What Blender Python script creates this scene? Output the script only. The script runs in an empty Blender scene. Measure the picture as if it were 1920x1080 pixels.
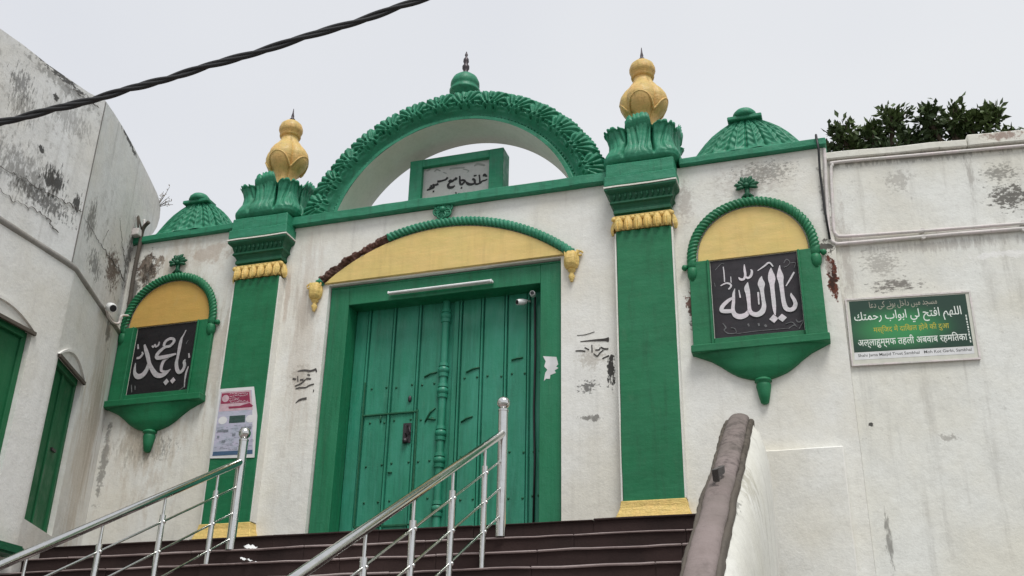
import bpy, bmesh, math, random
from mathutils import Vector, Matrix, noise
random.seed(7)
SC = bpy.context.scene
COL = SC.collection
R = math.radians
sin, cos, pi = math.sin, math.cos, math.pi

# ------------------------------------------------------------------ camera
cd = bpy.data.cameras.new("camera")
cd.sensor_width = 36.0
cd.lens = 37.387
cd.clip_start = 0.05
cd.clip_end = 3000
cam = bpy.data.objects.new("camera", cd)
COL.objects.link(cam)
yw, pt, rl = R(-17.9797), R(24.7565), R(1.1421)
fw = Vector((sin(yw) * cos(pt), cos(yw) * cos(pt), sin(pt)))
rt = Vector((cos(yw), -sin(yw), 0))
up = rt.cross(fw)
r2 = rt * cos(rl) + up * sin(rl)
u2 = -rt * sin(rl) + up * cos(rl)
M = Matrix((r2, u2, -fw)).transposed().to_4x4()
M.translation = Vector((4.4078, -10.7977, -2.3160))
cam.matrix_world = M
SC.camera = cam

# ------------------------------------------------------------------ sky, sun, exposure
SUN_EL, SUN_AZ = R(62), R(34)          # azimuth measured from -Y towards +X
world = bpy.data.worlds.new("World")
SC.world = world
world.use_nodes = True
nt = world.node_tree
nt.nodes.clear()
wo = nt.nodes.new("ShaderNodeOutputWorld")
b1 = nt.nodes.new("ShaderNodeBackground")
b2 = nt.nodes.new("ShaderNodeBackground")
mx = nt.nodes.new("ShaderNodeMixShader")
sky = nt.nodes.new("ShaderNodeTexSky")
sky.sky_type = 'NISHITA'
sky.sun_disc = False
sky.sun_elevation = SUN_EL
sky.sun_rotation = pi - SUN_AZ
b1.inputs[1].default_value = 0.10
nt.links.new(sky.outputs[0], b1.inputs[0])
# closed cloud deck: pale grey with a soft, barely visible unevenness
tc = nt.nodes.new("ShaderNodeTexCoord")
nz = nt.nodes.new("ShaderNodeTexNoise")
nz.inputs['Scale'].default_value = 1.6
nz.inputs['Detail'].default_value = 3
cr = nt.nodes.new("ShaderNodeValToRGB")
cr.color_ramp.elements[0].position = 0.36
cr.color_ramp.elements[0].color = (0.765, 0.785, 0.835, 1)
cr.color_ramp.elements[1].position = 0.64
cr.color_ramp.elements[1].color = (0.845, 0.86, 0.885, 1)
nt.links.new(tc.outputs['Generated'], nz.inputs['Vector'])
nt.links.new(nz.outputs[0], cr.inputs[0])
nt.links.new(cr.outputs[0], b2.inputs[0])
b2.inputs[1].default_value = 1.0
mx.inputs[0].default_value = 0.93
nt.links.new(b1.outputs[0], mx.inputs[1])
nt.links.new(b2.outputs[0], mx.inputs[2])
nt.links.new(mx.outputs[0], wo.inputs[0])

sl = bpy.data.lights.new("sun", 'SUN')
sl.energy = 2.6
sl.angle = R(24)
sl.color = (1.0, 0.985, 0.955)
so = bpy.data.objects.new("sun", sl)
COL.objects.link(so)
sdir = Vector((sin(SUN_AZ) * cos(SUN_EL), -cos(SUN_AZ) * cos(SUN_EL), sin(SUN_EL)))
so.rotation_euler = sdir.to_track_quat('Z', 'Y').to_euler()
so.location = (6, -14, 16)

SC.view_settings.view_transform = 'Standard'
SC.view_settings.look = 'None'
SC.view_settings.gamma = 1.0
SC.view_settings.exposure = 0.0

# ------------------------------------------------------------------ scene graph helpers
def thing(name, label, cat, loc=(0, 0, 0), group=None, kind=None):
    o = bpy.data.objects.new(name, None)
    o.empty_display_size = 0.2
    COL.objects.link(o)
    o.location = loc
    return tag(o, label, cat, group, kind)

def tag(o, label=None, cat=None, group=None, kind=None):
    if label: o['label'] = label
    if cat: o['category'] = cat
    if group: o['group'] = group
    if kind: o['kind'] = kind
    return o

def wloc(o):
    v = Vector((0, 0, 0))
    while o is not None:
        v += o.location
        o = o.parent
    return v

def part(name, parent, loc=(0, 0, 0)):
    """an Empty part; loc in its parent's frame"""
    o = bpy.data.objects.new(name, None)
    o.empty_display_size = 0.1
    COL.objects.link(o)
    o.parent = parent
    o.location = loc
    return o

def copy_tree(o, parent=None):
    c = o.copy()
    COL.objects.link(c)
    c.parent = parent
    for ch in list(o.children):
        copy_tree(ch, c)
    return c

class MB:
    """collects geometry for ONE mesh object"""
    def __init__(s):
        s.v, s.f = [], []
    def add(s, vs, fs):
        n = len(s.v)
        s.v += [tuple(p) for p in vs]
        s.f += [tuple(i + n for i in f) for f in fs]
        return s
    def box(s, x0, x1, y0, y1, z0, z1):
        vs = [(x, y, z) for z in (z0, z1) for y in (y0, y1) for x in (x0, x1)]
        return s.add(vs, [(0, 2, 3, 1), (4, 5, 7, 6), (0, 1, 5, 4), (2, 6, 7, 3), (0, 4, 6, 2), (1, 3, 7, 5)])
    def prism(s, pts, o, du, dv, dn):
        """polygon pts (u,v) placed at o + u*du + v*dv, extruded by dn"""
        o, du, dv, dn = Vector(o), Vector(du), Vector(dv), Vector(dn)
        n = len(pts)
        a = [o + du * p[0] + dv * p[1] for p in pts]
        b = [p + dn for p in a]
        return s.add(a + b, [tuple(range(n - 1, -1, -1)), tuple(range(n, 2 * n))] +
                     [(i, (i + 1) % n, n + (i + 1) % n, n + i) for i in range(n)])
    def xz(s, pts, y0, y1):
        return s.prism(pts, (0, y0, 0), (1, 0, 0), (0, 0, 1), (0, y1 - y0, 0))
    def grid(s, fn, nu, nv, cu=False, cv=False):
        vs = [fn(i / nu, j / nv) for i in range(nu + (0 if cu else 1)) for j in range(nv + (0 if cv else 1))]
        mu, mv = (nu if cu else nu + 1), (nv if cv else nv + 1)
        fs = []
        for i in range(nu):
            for j in range(nv):
                i2, j2 = (i + 1) % mu, (j + 1) % mv
                fs.append((i * mv + j, i2 * mv + j, i2 * mv + j2, i * mv + j2))
        return s.add(vs, fs)
    def lathe(s, prof, c=(0, 0, 0), n=24, rad=None, caps=True):
        cx, cy, cz = c
        vs = []
        for r, z in prof:
            for k in range(n):
                a = 2 * pi * k / n
                q = r * (rad(a, z) if rad else 1)
                vs.append((cx + q * cos(a), cy + q * sin(a), cz + z))
        m = len(prof)
        fs = [(j * n + k, j * n + (k + 1) % n, (j + 1) * n + (k + 1) % n, (j + 1) * n + k) for j in range(m - 1) for k in range(n)]
        if caps:
            fs.append(tuple(range(n - 1, -1, -1)))
            fs.append(tuple((m - 1) * n + k for k in range(n)))
        return s.add(vs, fs)
    def tube(s, pts, r, n=8, rf=None, closed=False):
        """tube along pts; r number or list; rf(s_len, ang) multiplies the radius"""
        pts = [Vector(p) for p in pts]
        m = len(pts)
        nrm = None
        vs = []
        L = 0
        for i, p in enumerate(pts):
            if closed:
                t = pts[(i + 1) % m] - pts[i - 1]
            else:
                t = pts[min(i + 1, m - 1)] - pts[max(i - 1, 0)]
            t.normalize()
            if nrm is None:
                nrm = t.cross(Vector((0.013, 0.9, 0.43)))
                if nrm.length < 0.05: nrm = t.cross(Vector((1, 0, 0)))
            nrm = (nrm - t * nrm.dot(t)).normalized()
            bn = t.cross(nrm)
            if i: L += (p - pts[i - 1]).length
            rr = r[i] if isinstance(r, (list, tuple)) else r
            for k in range(n):
                a = 2 * pi * k / n
                q = rr * (rf(L, a) if rf else 1)
                vs.append(p + nrm * (q * cos(a)) + bn * (q * sin(a)))
        fs = []
        for i in range(m if closed else m - 1):
            for k in range(n):
                j = (i + 1) % m
                fs.append((i * n + k, i * n + (k + 1) % n, j * n + (k + 1) % n, j * n + k))
        if not closed:
            fs.append(tuple(range(n - 1, -1, -1)))
            fs.append(tuple((m - 1) * n + k for k in range(n)))
        return s.add(vs, fs)
    def sphere(s, c, r, nu=14, nv=9, sq=(1, 1, 1)):
        c = Vector(c)
        prof = [(max(1e-4, r * sin(pi * j / nv)), -r * cos(pi * j / nv)) for j in range(nv + 1)]
        n0 = len(s.v)
        s.lathe(prof, (0, 0, 0), nu)
        for i in range(n0, len(s.v)):
            x, y, z = s.v[i]
            s.v[i] = (c.x + x * sq[0], c.y + y * sq[1], c.z + z * sq[2])
        return s
    def strokes(s, sts, plane, th=0.004, minw=0.004):
        """pen strokes (a, b, width) laid on a plane: plane(a,b,h) -> point"""
        for si, st in enumerate(sts):
            ps = catmull([Vector(p) for p in st], 5) if len(st) > 2 else [Vector(p) for p in st]
            top, n = [], len(ps)
            for i, p in enumerate(ps):
                t = ps[min(i + 1, n - 1)] - ps[max(i - 1, 0)]
                d = Vector((t.x, t.y, 0))
                if d.length < 1e-6: d = Vector((1, 0, 0))
                d.normalize()
                w = max(p.z, minw) / 2
                top.append((p.x - d.y * w, p.y + d.x * w))
                top.append((p.x + d.y * w, p.y - d.x * w))
            vs = [plane(p_[0], p_[1], th * (1 + 0.03 * j_ + 0.11 * (si % 7))) for j_, p_ in enumerate(top)] + [plane(p_[0], p_[1], 0) for p_ in top]
            o = len(top)
            fs = []
            for i in range(n - 1):
                a = 2 * i
                fs += [(a, a + 2, a + 3, a + 1), (a, o + a, o + a + 2, a + 2), (a + 1, a + 3, o + a + 3, o + a + 1)]
            fs += [(0, 1, o + 1, o), (o - 2, 2 * o - 2, 2 * o - 1, o - 1)]
            s.add(vs, fs)
        return s
    def xform(s, fn):
        s.v = [tuple(fn(*p)) for p in s.v]
        return s
    def build(s, name, mat, parent=None, local=False, smooth=False, bevel=0, segs=1, wob=0, cut=0, ang=None):
        me = bpy.data.meshes.new(name)
        bm = bmesh.new()
        vv = [bm.verts.new(p) for p in s.v]
        for f in s.f:
            try: bm.faces.new([vv[i] for i in f])
            except ValueError: pass
        bmesh.ops.recalc_face_normals(bm, faces=bm.faces)
        if cut:
            for _ in range(5):
                es = [e for e in bm.edges if e.calc_length() > cut]
                if not es: break
                bmesh.ops.subdivide_edges(bm, edges=es, cuts=1, use_grid_fill=True)
        if bevel:
            es = [e for e in bm.edges if len(e.link_faces) == 2 and e.calc_face_angle(0) > 0.6]
            bmesh.ops.bevel(bm, geom=es, offset=bevel, segments=segs, affect='EDGES', clamp_overlap=True)
        if wob:
            for v in bm.verts:
                q = v.co * 2.3 + Vector((3.1, 7.7, 1.3))
                v.co += (noise.noise_vector(q) + 0.5 * noise.noise_vector(q * 3.1)) * wob
        bm.to_mesh(me)
        bm.free()
        me.materials.append(mat)
        if smooth:
            for p in me.polygons: p.use_smooth = True
            if ang is not None:
                try: me.set_sharp_from_angle(angle=ang)
                except Exception: pass
        o = bpy.data.objects.new(name, me)
        COL.objects.link(o)
        if parent is not None:
            o.parent = parent
            if not local: o.location = -wloc(parent)
        return o

def diamond(m, x, z, w, hgt, plane, th):
    q = [(x - w, z), (x, z - hgt), (x + w, z), (x, z + hgt)]
    vs = [plane(p[0], p[1], th) for p in q] + [plane(p[0], p[1], 0) for p in q]
    return m.add(vs, [(0, 1, 2, 3)] + [(i, 4 + i, 4 + (i + 1) % 4, (i + 1) % 4) for i in range(4)])

def catmull(p, k):
    out = []
    n = len(p)
    for i in range(n - 1):
        a, b, c, d = p[max(i - 1, 0)], p[i], p[i + 1], p[min(i + 2, n - 1)]
        for j in range(k):
            t = j / k
            out.append(0.5 * ((2 * b) + (c - a) * t + (2 * a - 5 * b + 4 * c - d) * t * t + (3 * b - a - 3 * c + d) * t ** 3))
    out.append(p[-1])
    return out

def sst(a, b, x):
    t = min(1, max(0, (x - a) / (b - a)))
    return t * t * (3 - 2 * t)

def lerp(tab, x):
    for (a, b), (c, d) in zip(tab, tab[1:]):
        if x <= c: return b + (d - b) * max(0, (x - a)) / (c - a)
    return tab[-1][1]

# ------------------------------------------------------------------ materials
def srgb(r, g, b):
    f = lambda c: (c / 255 / 12.92) if c < 10.3 else ((c / 255 + 0.055) / 1.055) ** 2.4
    return (f(r), f(g), f(b), 1)

class NT:
    def __init__(s, name, rough=0.8, metal=0.0, spec=0.5):
        s.m = bpy.data.materials.new(name)
        s.m.use_nodes = True
        s.t = s.m.node_tree
        s.p = s.t.nodes['Principled BSDF']
        s.p.inputs['Roughness'].default_value = rough
        s.p.inputs['Metallic'].default_value = metal
        s.p.inputs['Specular IOR Level'].default_value = spec
        s.co = s.t.nodes.new('ShaderNodeTexCoord').outputs['Object']
    def link(s, a, b): s.t.links.new(a, b)
    def math(s, op, a, b=None, clamp=False):
        n = s.t.nodes.new('ShaderNodeMath'); n.operation = op; n.use_clamp = clamp
        for i, x in enumerate((a, b)):
            if x is None: continue
            if isinstance(x, (int, float)): n.inputs[i].default_value = x
            else: s.link(x, n.inputs[i])
        return n.outputs[0]
    def vmath(s, op, a, b=None):
        n = s.t.nodes.new('ShaderNodeVectorMath'); n.operation = op
        for i, x in enumerate((a, b)):
            if x is None: continue
            if isinstance(x, (tuple, list)): n.inputs[i].default_value = x
            else: s.link(x, n.inputs[i])
        return n.outputs['Value' if op in ('LENGTH', 'DOT_PRODUCT') else 'Vector']
    def noise(s, scale, detail=6, rough=0.6, stretch=None, dist=0.0, vec=None):
        n = s.t.nodes.new('ShaderNodeTexNoise')
        n.inputs['Scale'].default_value = scale
        n.inputs['Detail'].default_value = detail
        n.inputs['Roughness'].default_value = rough
        n.inputs['Distortion'].default_value = dist
        v = vec or s.co
        if stretch: v = s.vmath('MULTIPLY', v, stretch)
        s.link(v, n.inputs['Vector'])
        return n.outputs[0]
    def ramp(s, x, a, b, lo=0.0, hi=1.0):
        n = s.t.nodes.new('ShaderNodeMapRange'); n.interpolation_type = 'SMOOTHSTEP'
        s.link(x, n.inputs[0])
        for i, q in enumerate((a, b, lo, hi)): n.inputs[1 + i].default_value = q
        return n.outputs[0]
    def mix(s, fac, a, b):
        n = s.t.nodes.new('ShaderNodeMix'); n.data_type = 'RGBA'
        if isinstance(fac, (int, float)): n.inputs[0].default_value = fac
        else: s.link(fac, n.inputs[0])
        for i, x in ((6, a), (7, b)):
            if isinstance(x, (tuple, list)): n.inputs[i].default_value = x
            else: s.link(x, n.inputs[i])
        return n.outputs[2]
    def blob(s, col, c, rad, tint, amt=1.0, nscale=6.0, lo=0.5, hi=0.62, stretch=None):
        """an irregular stain of its own shape round point c"""
        d = s.vmath('LENGTH', s.vmath('DIVIDE', s.vmath('SUBTRACT', s.co, tuple(c)), tuple(rad)))
        m = s.math('ADD', s.noise(nscale, 8, 0.68, stretch), s.math('MULTIPLY', s.math('SUBTRACT', 0.55, d), 0.45))
        return s.mix(s.ramp(m, lo, hi, 0, amt), col, tint)
    def bump(s, h, strength=0.3, dist=0.01):
        n = s.t.nodes.new('ShaderNodeBump')
        n.inputs['Strength'].default_value = strength
        n.inputs['Distance'].default_value = dist
        s.link(h, n.inputs['Height'])
        s.link(n.outputs[0], s.p.inputs['Normal'])
    def done(s, col, rough=None):
        if isinstance(col, (tuple, list)): s.p.inputs['Base Color'].default_value = col
        else: s.link(col, s.p.inputs['Base Color'])
        if rough is not None: s.link(rough, s.p.inputs['Roughness'])
        return s.m

def plaster(name, base, warm=None, grime=0.25, streak=0.2, blobs=(), dark=(0.20, 0.18, 0.155, 1), patch=0.3, g0=0.56, spots=0.5, rough=0.5):
    n = NT(name, 0.88, spec=0.25)
    warm = warm or (base[0] * 0.93, base[1] * 0.90, base[2] * 0.84, 1)
    c = n.mix(n.ramp(n.noise(0.9, 4, 0.55), 0.35, 0.68), base, warm)
    c = n.mix(n.ramp(n.noise(3.1, 7, 0.7), 0.45, 0.75, 0, patch), c, (base[0] * 0.72, base[1] * 0.71, base[2] * 0.69, 1))
    c = n.mix(n.ramp(n.noise(1.0, 6, 0.65, (7, 7, 0.45)), 0.52, 0.78, 0, streak), c, dark)
    big = n.ramp(n.noise(0.75, 3, 0.5), 0.42, 0.7)
    gr = n.ramp(n.noise(11, 9, 0.72), g0, g0 + 0.16, 0, grime)
    c = n.mix(n.math('MULTIPLY', gr, big), c, dark)
    c = n.mix(n.ramp(n.noise(19, 8, 0.78), 0.40, 0.72, 0, 0.20), c, (base[0] * 0.55, base[1] * 0.53, base[2] * 0.50, 1))
    c = n.mix(n.ramp(n.noise(26, 5, 0.7), 0.70, 0.76, 0, spots), c, (dark[0] * 0.6, dark[1] * 0.6, dark[2] * 0.6, 1))
    for b in blobs: c = n.blob(c, *b[:-1], **b[-1]) if isinstance(b[-1], dict) else n.blob(c, *b)
    h = n.math('ADD', n.noise(5, 8, 0.6), n.math('MULTIPLY', n.noise(45, 4, 0.6), 0.25))
    n.bump(h, rough, 0.02)
    return n.done(c)

def paint(name, base, rough=0.5, var=0.25, dirt=0.3, scale=1.0, bump=0.25, dark=None, blobs=(), wear=0.35, grain=(0.35, 0.35, 3.0), band=(1.0, 1.0, 3.2), wav=(0.7, 0.7, 2.4)):
    n = NT(name, rough, spec=0.4)
    dk = dark or (base[0] * 0.35 + 0.006, base[1] * 0.38, base[2] * 0.38, 1)
    lt = (min(1, base[0] * 1.7 + 0.010), min(1, base[1] * 1.18), min(1, base[2] * 1.4), 1)
    dim = (base[0] * 0.72, base[1] * 0.74, base[2] * 0.72, 1)
    dust = (base[0] * 0.6 + 0.16, base[1] * 0.7 + 0.13, base[2] * 0.6 + 0.12, 1)
    c = n.mix(n.ramp(n.noise(1.7 * scale, 5, 0.6), 0.36, 0.66, 0, var), base, lt)
    c = n.mix(n.ramp(n.noise(1.3 * scale, 5, 0.6, band), 0.42, 0.66, 0, var * 1.2), c, dim)
    c = n.mix(n.ramp(n.noise(14 * scale, 4, 0.6, grain), 0.46, 0.74, 0, var * 0.8), c, lt)
    c = n.mix(n.ramp(n.noise(2.6 * scale, 7, 0.66, (4, 4, 0.4)), 0.48, 0.76, 0, dirt), c, dk)
    c = n.mix(n.ramp(n.noise(3.3 * scale, 8, 0.72, (2.2, 2.2, 0.8)), 0.55, 0.74, 0, wear * 0.6), c, dust)
    c = n.mix(n.ramp(n.noise(30 * scale, 5, 0.7), 0.64, 0.73, 0, dirt), c, dk)
    c = n.mix(n.ramp(n.noise(17 * scale, 6, 0.75), 0.685, 0.71, 0, wear), c, dust)
    for b in blobs: c = n.blob(c, *b[:-1], **b[-1]) if isinstance(b[-1], dict) else n.blob(c, *b)
    n.bump(n.math('ADD', n.math('ADD', n.noise(9 * scale, 6, 0.6), n.math('MULTIPLY', n.noise(50 * scale, 3), 0.3)),
                  n.math('MULTIPLY', n.noise(3.0 * scale, 3, 0.5, wav), 1.6)), bump * 1.5, 0.012)
    return n.done(c, n.ramp(n.noise(4 * scale, 4), 0.3, 0.7, max(0.05, rough - 0.12), min(1, rough + 0.2)))

def plain(name, col, rough=0.6, metal=0.0, var=0.12, nscale=12):
    n = NT(name, rough, metal)
    c = n.mix(n.ramp(n.noise(nscale, 5), 0.35, 0.7), col, (col[0] * (1 - var), col[1] * (1 - var), col[2] * (1 - var), 1))
    return n.done(c)

BRICK = (0.13, 0.045, 0.03, 1)
BLACK = (0.018, 0.017, 0.016, 1)
MOULD = (0.075, 0.068, 0.058, 1)
BROWN = (0.10, 0.062, 0.042, 1)
WHITE = (0.79, 0.788, 0.748, 1)
GREYW = (0.56, 0.56, 0.545, 1)

def st(**k): return k
MAT = {}
MAT['facade'] = plaster('facade_plaster', WHITE, blobs=[
    ((-4.27, 0, 3.87), (0.42, 1, 0.42), BROWN, 0.9, 9.0, 0.52, 0.60, None),
    ((-4.25, 0, 3.75), (0.30, 1, 0.6), (0.035, 0.028, 0.022, 1), 0.85, 17.0, 0.55, 0.64, None),
    ((-4.42, 0, 3.4), (0.16, 1, 0.9), MOULD, 0.8, 8.0, 0.5, 0.62, None),
    ((-3.9, 0, 1.35), (0.75, 1, 0.5), (0.28, 0.25, 0.20, 1), 0.55, 14.0, 0.47, 0.70, (1.6, 1, 0.5)),
    ((-3.7, 0, 1.3), (0.8, 1, 0.4), MOULD, 0.5, 24.0, 0.58, 0.68, (1.3, 1, 0.7)),
    ((-4.4, 0, 1.2), (0.12, 1, 1.0), MOULD, 0.6, 9.0, 0.5, 0.62, None),
    ((-3.75, 0, 2.6), (1.0, 1, 3.2), (0.52, 0.455, 0.37, 1), 0.62, 5.0, 0.40, 0.66, (1.6, 1, 0.5)),
    ((-1.8, 0, 2.6), (0.36, 1, 2.6), (0.58, 0.52, 0.45, 1), 0.55, 5.0, 0.42, 0.68, (3, 1, 0.4)),
    ((-3.0, 0, 2.4), (0.35, 1, 1.6), (0.40, 0.32, 0.24, 1), 0.4, 5.0, 0.5, 0.66, (3, 1, 0.4)),
    ((-3.3, 0, 3.95), (0.7, 1, 0.35), (0.42, 0.32, 0.25, 1), 0.5, 6.0, 0.5, 0.66, None),
    ((2.07, 0, 1.78), (0.10, 1, 0.42), BLACK, 0.95, 14.0, 0.52, 0.58, (1.4, 1, 0.6)),
    ((1.80, 0, 1.62), (0.28, 1, 0.22), BLACK, 0.75, 19.0, 0.60, 0.67, (0.8, 1, 1.6)),
    ((1.85, 0, 1.25), (0.3, 1, 0.07), MOULD, 0.7, 13.0, 0.56, 0.64, None),
    ((1.85, 0, 1.95), (0.33, 1, 0.3), (0.36, 0.32, 0.26, 1), 0.5, 22.0, 0.5, 0.68, None),
    ((-1.78, 0, 2.05), (0.3, 1, 0.35), (0.34, 0.30, 0.25, 1), 0.5, 22.0, 0.5, 0.68, None),
    ((-1.85, 0, 2.9), (0.25, 1, 0.9), (0.42, 0.36, 0.30, 1), 0.45, 5.0, 0.5, 0.68, (4, 1, 0.35)),
    ((-2.08, 0, 3.2), (0.10, 1, 0.9), (0.40, 0.30, 0.23, 1), 0.5, 6.0, 0.5, 0.66, (3, 1, 0.4)),
    ((4.50, 0, 2.62), (0.09, 1, 0.42), BRICK, 1.0, 9.0, 0.47, 0.52, None),
    ((4.50, 0, 2.62), (0.10, 1, 0.42), (0.03, 0.02, 0.016, 1), 0.8, 24.0, 0.56, 0.62, None),
    ((4.48, 0, 2.75), (0.10, 1, 0.3), (0.45, 0.40, 0.36, 1), 0.8, 30.0, 0.60, 0.64, None),
    ((4.46, 0, 2.98), (0.13, 1, 0.14), MOULD, 0.9, 12.0, 0.5, 0.56, None),
    ((2.98, 0, 2.48), (0.12, 1, 0.36), BRICK, 0.9, 16.0, 0.56, 0.61, None),
    ((3.0, 0, 2.3), (0.12, 1, 0.5), MOULD, 0.8, 17.0, 0.60, 0.66, None),
    ((3.75, 0, 3.9), (0.95, 1, 0.5), (0.36, 0.31, 0.27, 1), 0.45, 17.0, 0.48, 0.74, (0.9, 1, 1.4)),
    ((3.9, 0, 4.0), (0.9, 1, 0.4), MOULD, 0.5, 24.0, 0.60, 0.68, (0.9, 1, 1.4)),
    ((2.98, 0, 3.75), (0.2, 1, 0.6), (0.36, 0.31, 0.27, 1), 0.5, 20.0, 0.48, 0.7, None),
    ((4.52, 0, 3.5), (0.10, 1, 0.9), MOULD, 0.55, 10.0, 0.52, 0.64, None),
])
MAT['wall_right'] = plaster('side_wall_plaster', (0.76, 0.765, 0.725, 1), grime=0.5, streak=0.34, patch=0.42, blobs=[
    ((5.12, 0.08, 2.47), (0.55, 1, 0.16), (0.16, 0.145, 0.13, 1), 0.85, 18.0, 0.545, 0.66, (0.8, 1, 1.8)),
    ((5.0, 0.08, 2.75), (0.5, 1, 0.4), (0.30, 0.28, 0.25, 1), 0.6, 24.0, 0.56, 0.70, (0.8, 1, 1.6)),
    ((6.40, 0.2, 3.42), (0.5, 1, 0.36), MOULD, 0.85, 20.0, 0.54, 0.66, (0.9, 1, 1.5)),
    ((6.35, 0.2, 3.72), (0.5, 1, 0.3), MOULD, 0.6, 24.0, 0.58, 0.70, (0.8, 1, 2)),
    ((6.05, 0.2, 3.75), (0.10, 1, 0.6), (0.32, 0.30, 0.27, 1), 0.6, 11.0, 0.48, 0.72, (2, 1, 0.5)),
    ((6.45, 0.2, 4.15), (0.4, 1, 0.12), (0.22, 0.12, 0.09, 1), 0.7, 18.0, 0.50, 0.66, None),
    ((5.3, 0.1, 3.75), (0.35, 1, 0.35), (0.30, 0.28, 0.25, 1), 0.5, 24.0, 0.56, 0.70, None),
    ((4.66, 0.05, 2.8), (0.16, 1, 1.4), (0.40, 0.36, 0.32, 1), 0.5, 13.0, 0.48, 0.70, (2, 1, 0.6)),
    ((5.6, 0.1, 4.0), (2.5, 1, 0.12), MOULD, 0.45, 12.0, 0.53, 0.70, (2, 1, 0.4)),
    ((5.6, 0.1, 2.9), (2.0, 1, 0.14), (0.35, 0.32, 0.29, 1), 0.5, 12.0, 0.50, 0.72, (2.5, 1, 0.4)),
    ((4.7, 0.05, 0.97), (0.045, 1, 0.045), BLACK, 0.9, 20.0, 0.5, 0.56, None),
    ((5.4, 0.1, 0.80), (0.2, 1, 0.1), (0.3, 0.28, 0.25, 1), 0.6, 22.0, 0.53, 0.66, None),
    ((4.72, 0.05, -0.2), (0.06, 1, 0.5), MOULD, 0.6, 14.0, 0.5, 0.64, (2, 1, 0.5)),
    ((6.2, 0.2, 2.75), (0.6, 1, 0.08), (0.84, 0.83, 0.81, 1), 0.6, 12.0, 0.48, 0.62, None),
])
MAT['left_low'] = plaster('left_wall_whitewash', (0.76, 0.755, 0.73, 1), grime=0.12, streak=0.15, patch=0.2, spots=0.15, blobs=[
    ((-4.3, -0.5, 1.3), (0.35, 0.7, 2.2), (0.54, 0.47, 0.38, 1), 0.65, 4.0, 0.40, 0.66, (3, 3, 0.4)),
    ((-4.36, -0.35, 1.6), (0.25, 0.5, 1.9), (0.42, 0.36, 0.29, 1), 0.6, 5.0, 0.5, 0.66, (4, 4, 0.4)),
    ((-4.3, -0.45, 2.75), (0.2, 0.3, 0.45), MOULD, 0.65, 9.0, 0.55, 0.66, (2, 2, 0.8)),
])
MAT['left_up'] = plaster('left_parapet_plaster', (0.74, 0.74, 0.73, 1), grime=0.55, streak=0.35, patch=0.6, g0=0.50, spots=0.5, blobs=[
    ((-3.8, -2.42, 3.74), (0.5, 0.48, 0.42), BLACK, 0.9, 15.0, 0.54, 0.66, (1.8, 1.8, 0.6)),
    ((-3.8, -2.5, 3.45), (0.5, 1.2, 0.30), BLACK, 0.7, 20.0, 0.57, 0.68, (1.2, 1.2, 0.8)),
    ((-3.8, -3.2, 4.55), (0.5, 0.5, 0.6), BLACK, 0.6, 20.0, 0.60, 0.70, (1.8, 1.8, 0.5)),
    ((-4.1, -1.2, 3.3), (0.5, 0.8, 0.4), BLACK, 0.6, 18.0, 0.57, 0.68, (1.5, 1.5, 0.7)),
    ((-3.8, -2.0, 3.68), (0.5, 0.16, 0.30), BLACK, 0.9, 17.0, 0.54, 0.64, (2, 2, 0.6)),
    ((-3.8, -2.7, 4.0), (0.5, 0.12, 0.08), BLACK, 0.9, 16.0, 0.52, 0.60, None),
    ((-3.8, -2.68, 4.72), (0.5, 0.10, 0.09), BLACK, 0.9, 16.0, 0.52, 0.60, None),
    ((-3.8, -2.9, 3.6), (0.6, 1.3, 0.7), MOULD, 0.6, 15.0, 0.53, 0.72, (1.5, 1.5, 0.6)),
    ((-3.8, -3.1, 4.3), (0.6, 0.5, 0.5), MOULD, 0.55, 18.0, 0.54, 0.72, (2, 2, 0.5)),
    ((-3.8, -2.4, 4.6), (0.6, 1.0, 0.5), MOULD, 0.4, 18.0, 0.55, 0.72, (2, 2, 0.5)),
    ((-3.8, -2.7, 5.03), (0.6, 1.4, 0.12), BLACK, 0.85, 15.0, 0.57, 0.65, (0.8, 0.8, 2)),
    ((-3.8, -2.6, 4.93), (0.6, 1.4, 0.2), MOULD, 0.5, 13.0, 0.53, 0.68, (1.2, 1.2, 1)),
    ((-4.3, -0.6, 3.55), (0.4, 0.6, 0.5), BROWN, 0.85, 16.0, 0.51, 0.62, None),
    ((-4.5, -0.1, 4.0), (0.16, 0.26, 0.8), MOULD, 0.8, 12.0, 0.48, 0.64, None),
    ((-3.95, -1.6, 3.7), (0.25, 0.45, 0.6), MOULD, 0.7, 18.0, 0.52, 0.66, (2, 2, 0.6)),
    ((-4.2, -0.9, 5.30), (0.5, 1.2, 0.10), BLACK, 0.85, 15.0, 0.54, 0.63, None),
])
MAT['soffit'] = plaster('soffit_plaster', (0.78, 0.73, 0.69, 1), grime=0.15, streak=0.08, spots=0.25)
MAT['stair_wall'] = plaster('stair_wall_plaster', (0.72, 0.715, 0.665, 1), (0.66, 0.65, 0.58, 1), grime=0.4, streak=0.35, blobs=[
    ((3.65, -2.4, -0.3), (0.2, 0.9, 0.8), (0.34, 0.32, 0.24, 1), 0.55, 7.0, 0.52, 0.68, (3, 3, 0.5)),
    ((3.62, -3.0, -0.55), (0.12, 2.2, 0.25), BLACK, 0.5, 12.0, 0.60, 0.66, None)])
GREEN = (0.006, 0.158, 0.060, 1)
GREENL = (0.020, 0.190, 0.098, 1)
MAT['green'] = paint('green_wall_paint', GREEN, 0.5, 0.45, 0.38, wear=0.18)
MAT['green_carved'] = paint('green_carved_paint', (0.020, 0.215, 0.112, 1), 0.5, 0.45, 0.55, 1.6, 0.35, wear=0.2)
MAT['green_dark'] = paint('green_capital_paint', (0.007, 0.10, 0.045, 1), 0.5, 0.35, 0.5, 1.6, 0.3, wear=0.18)
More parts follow.
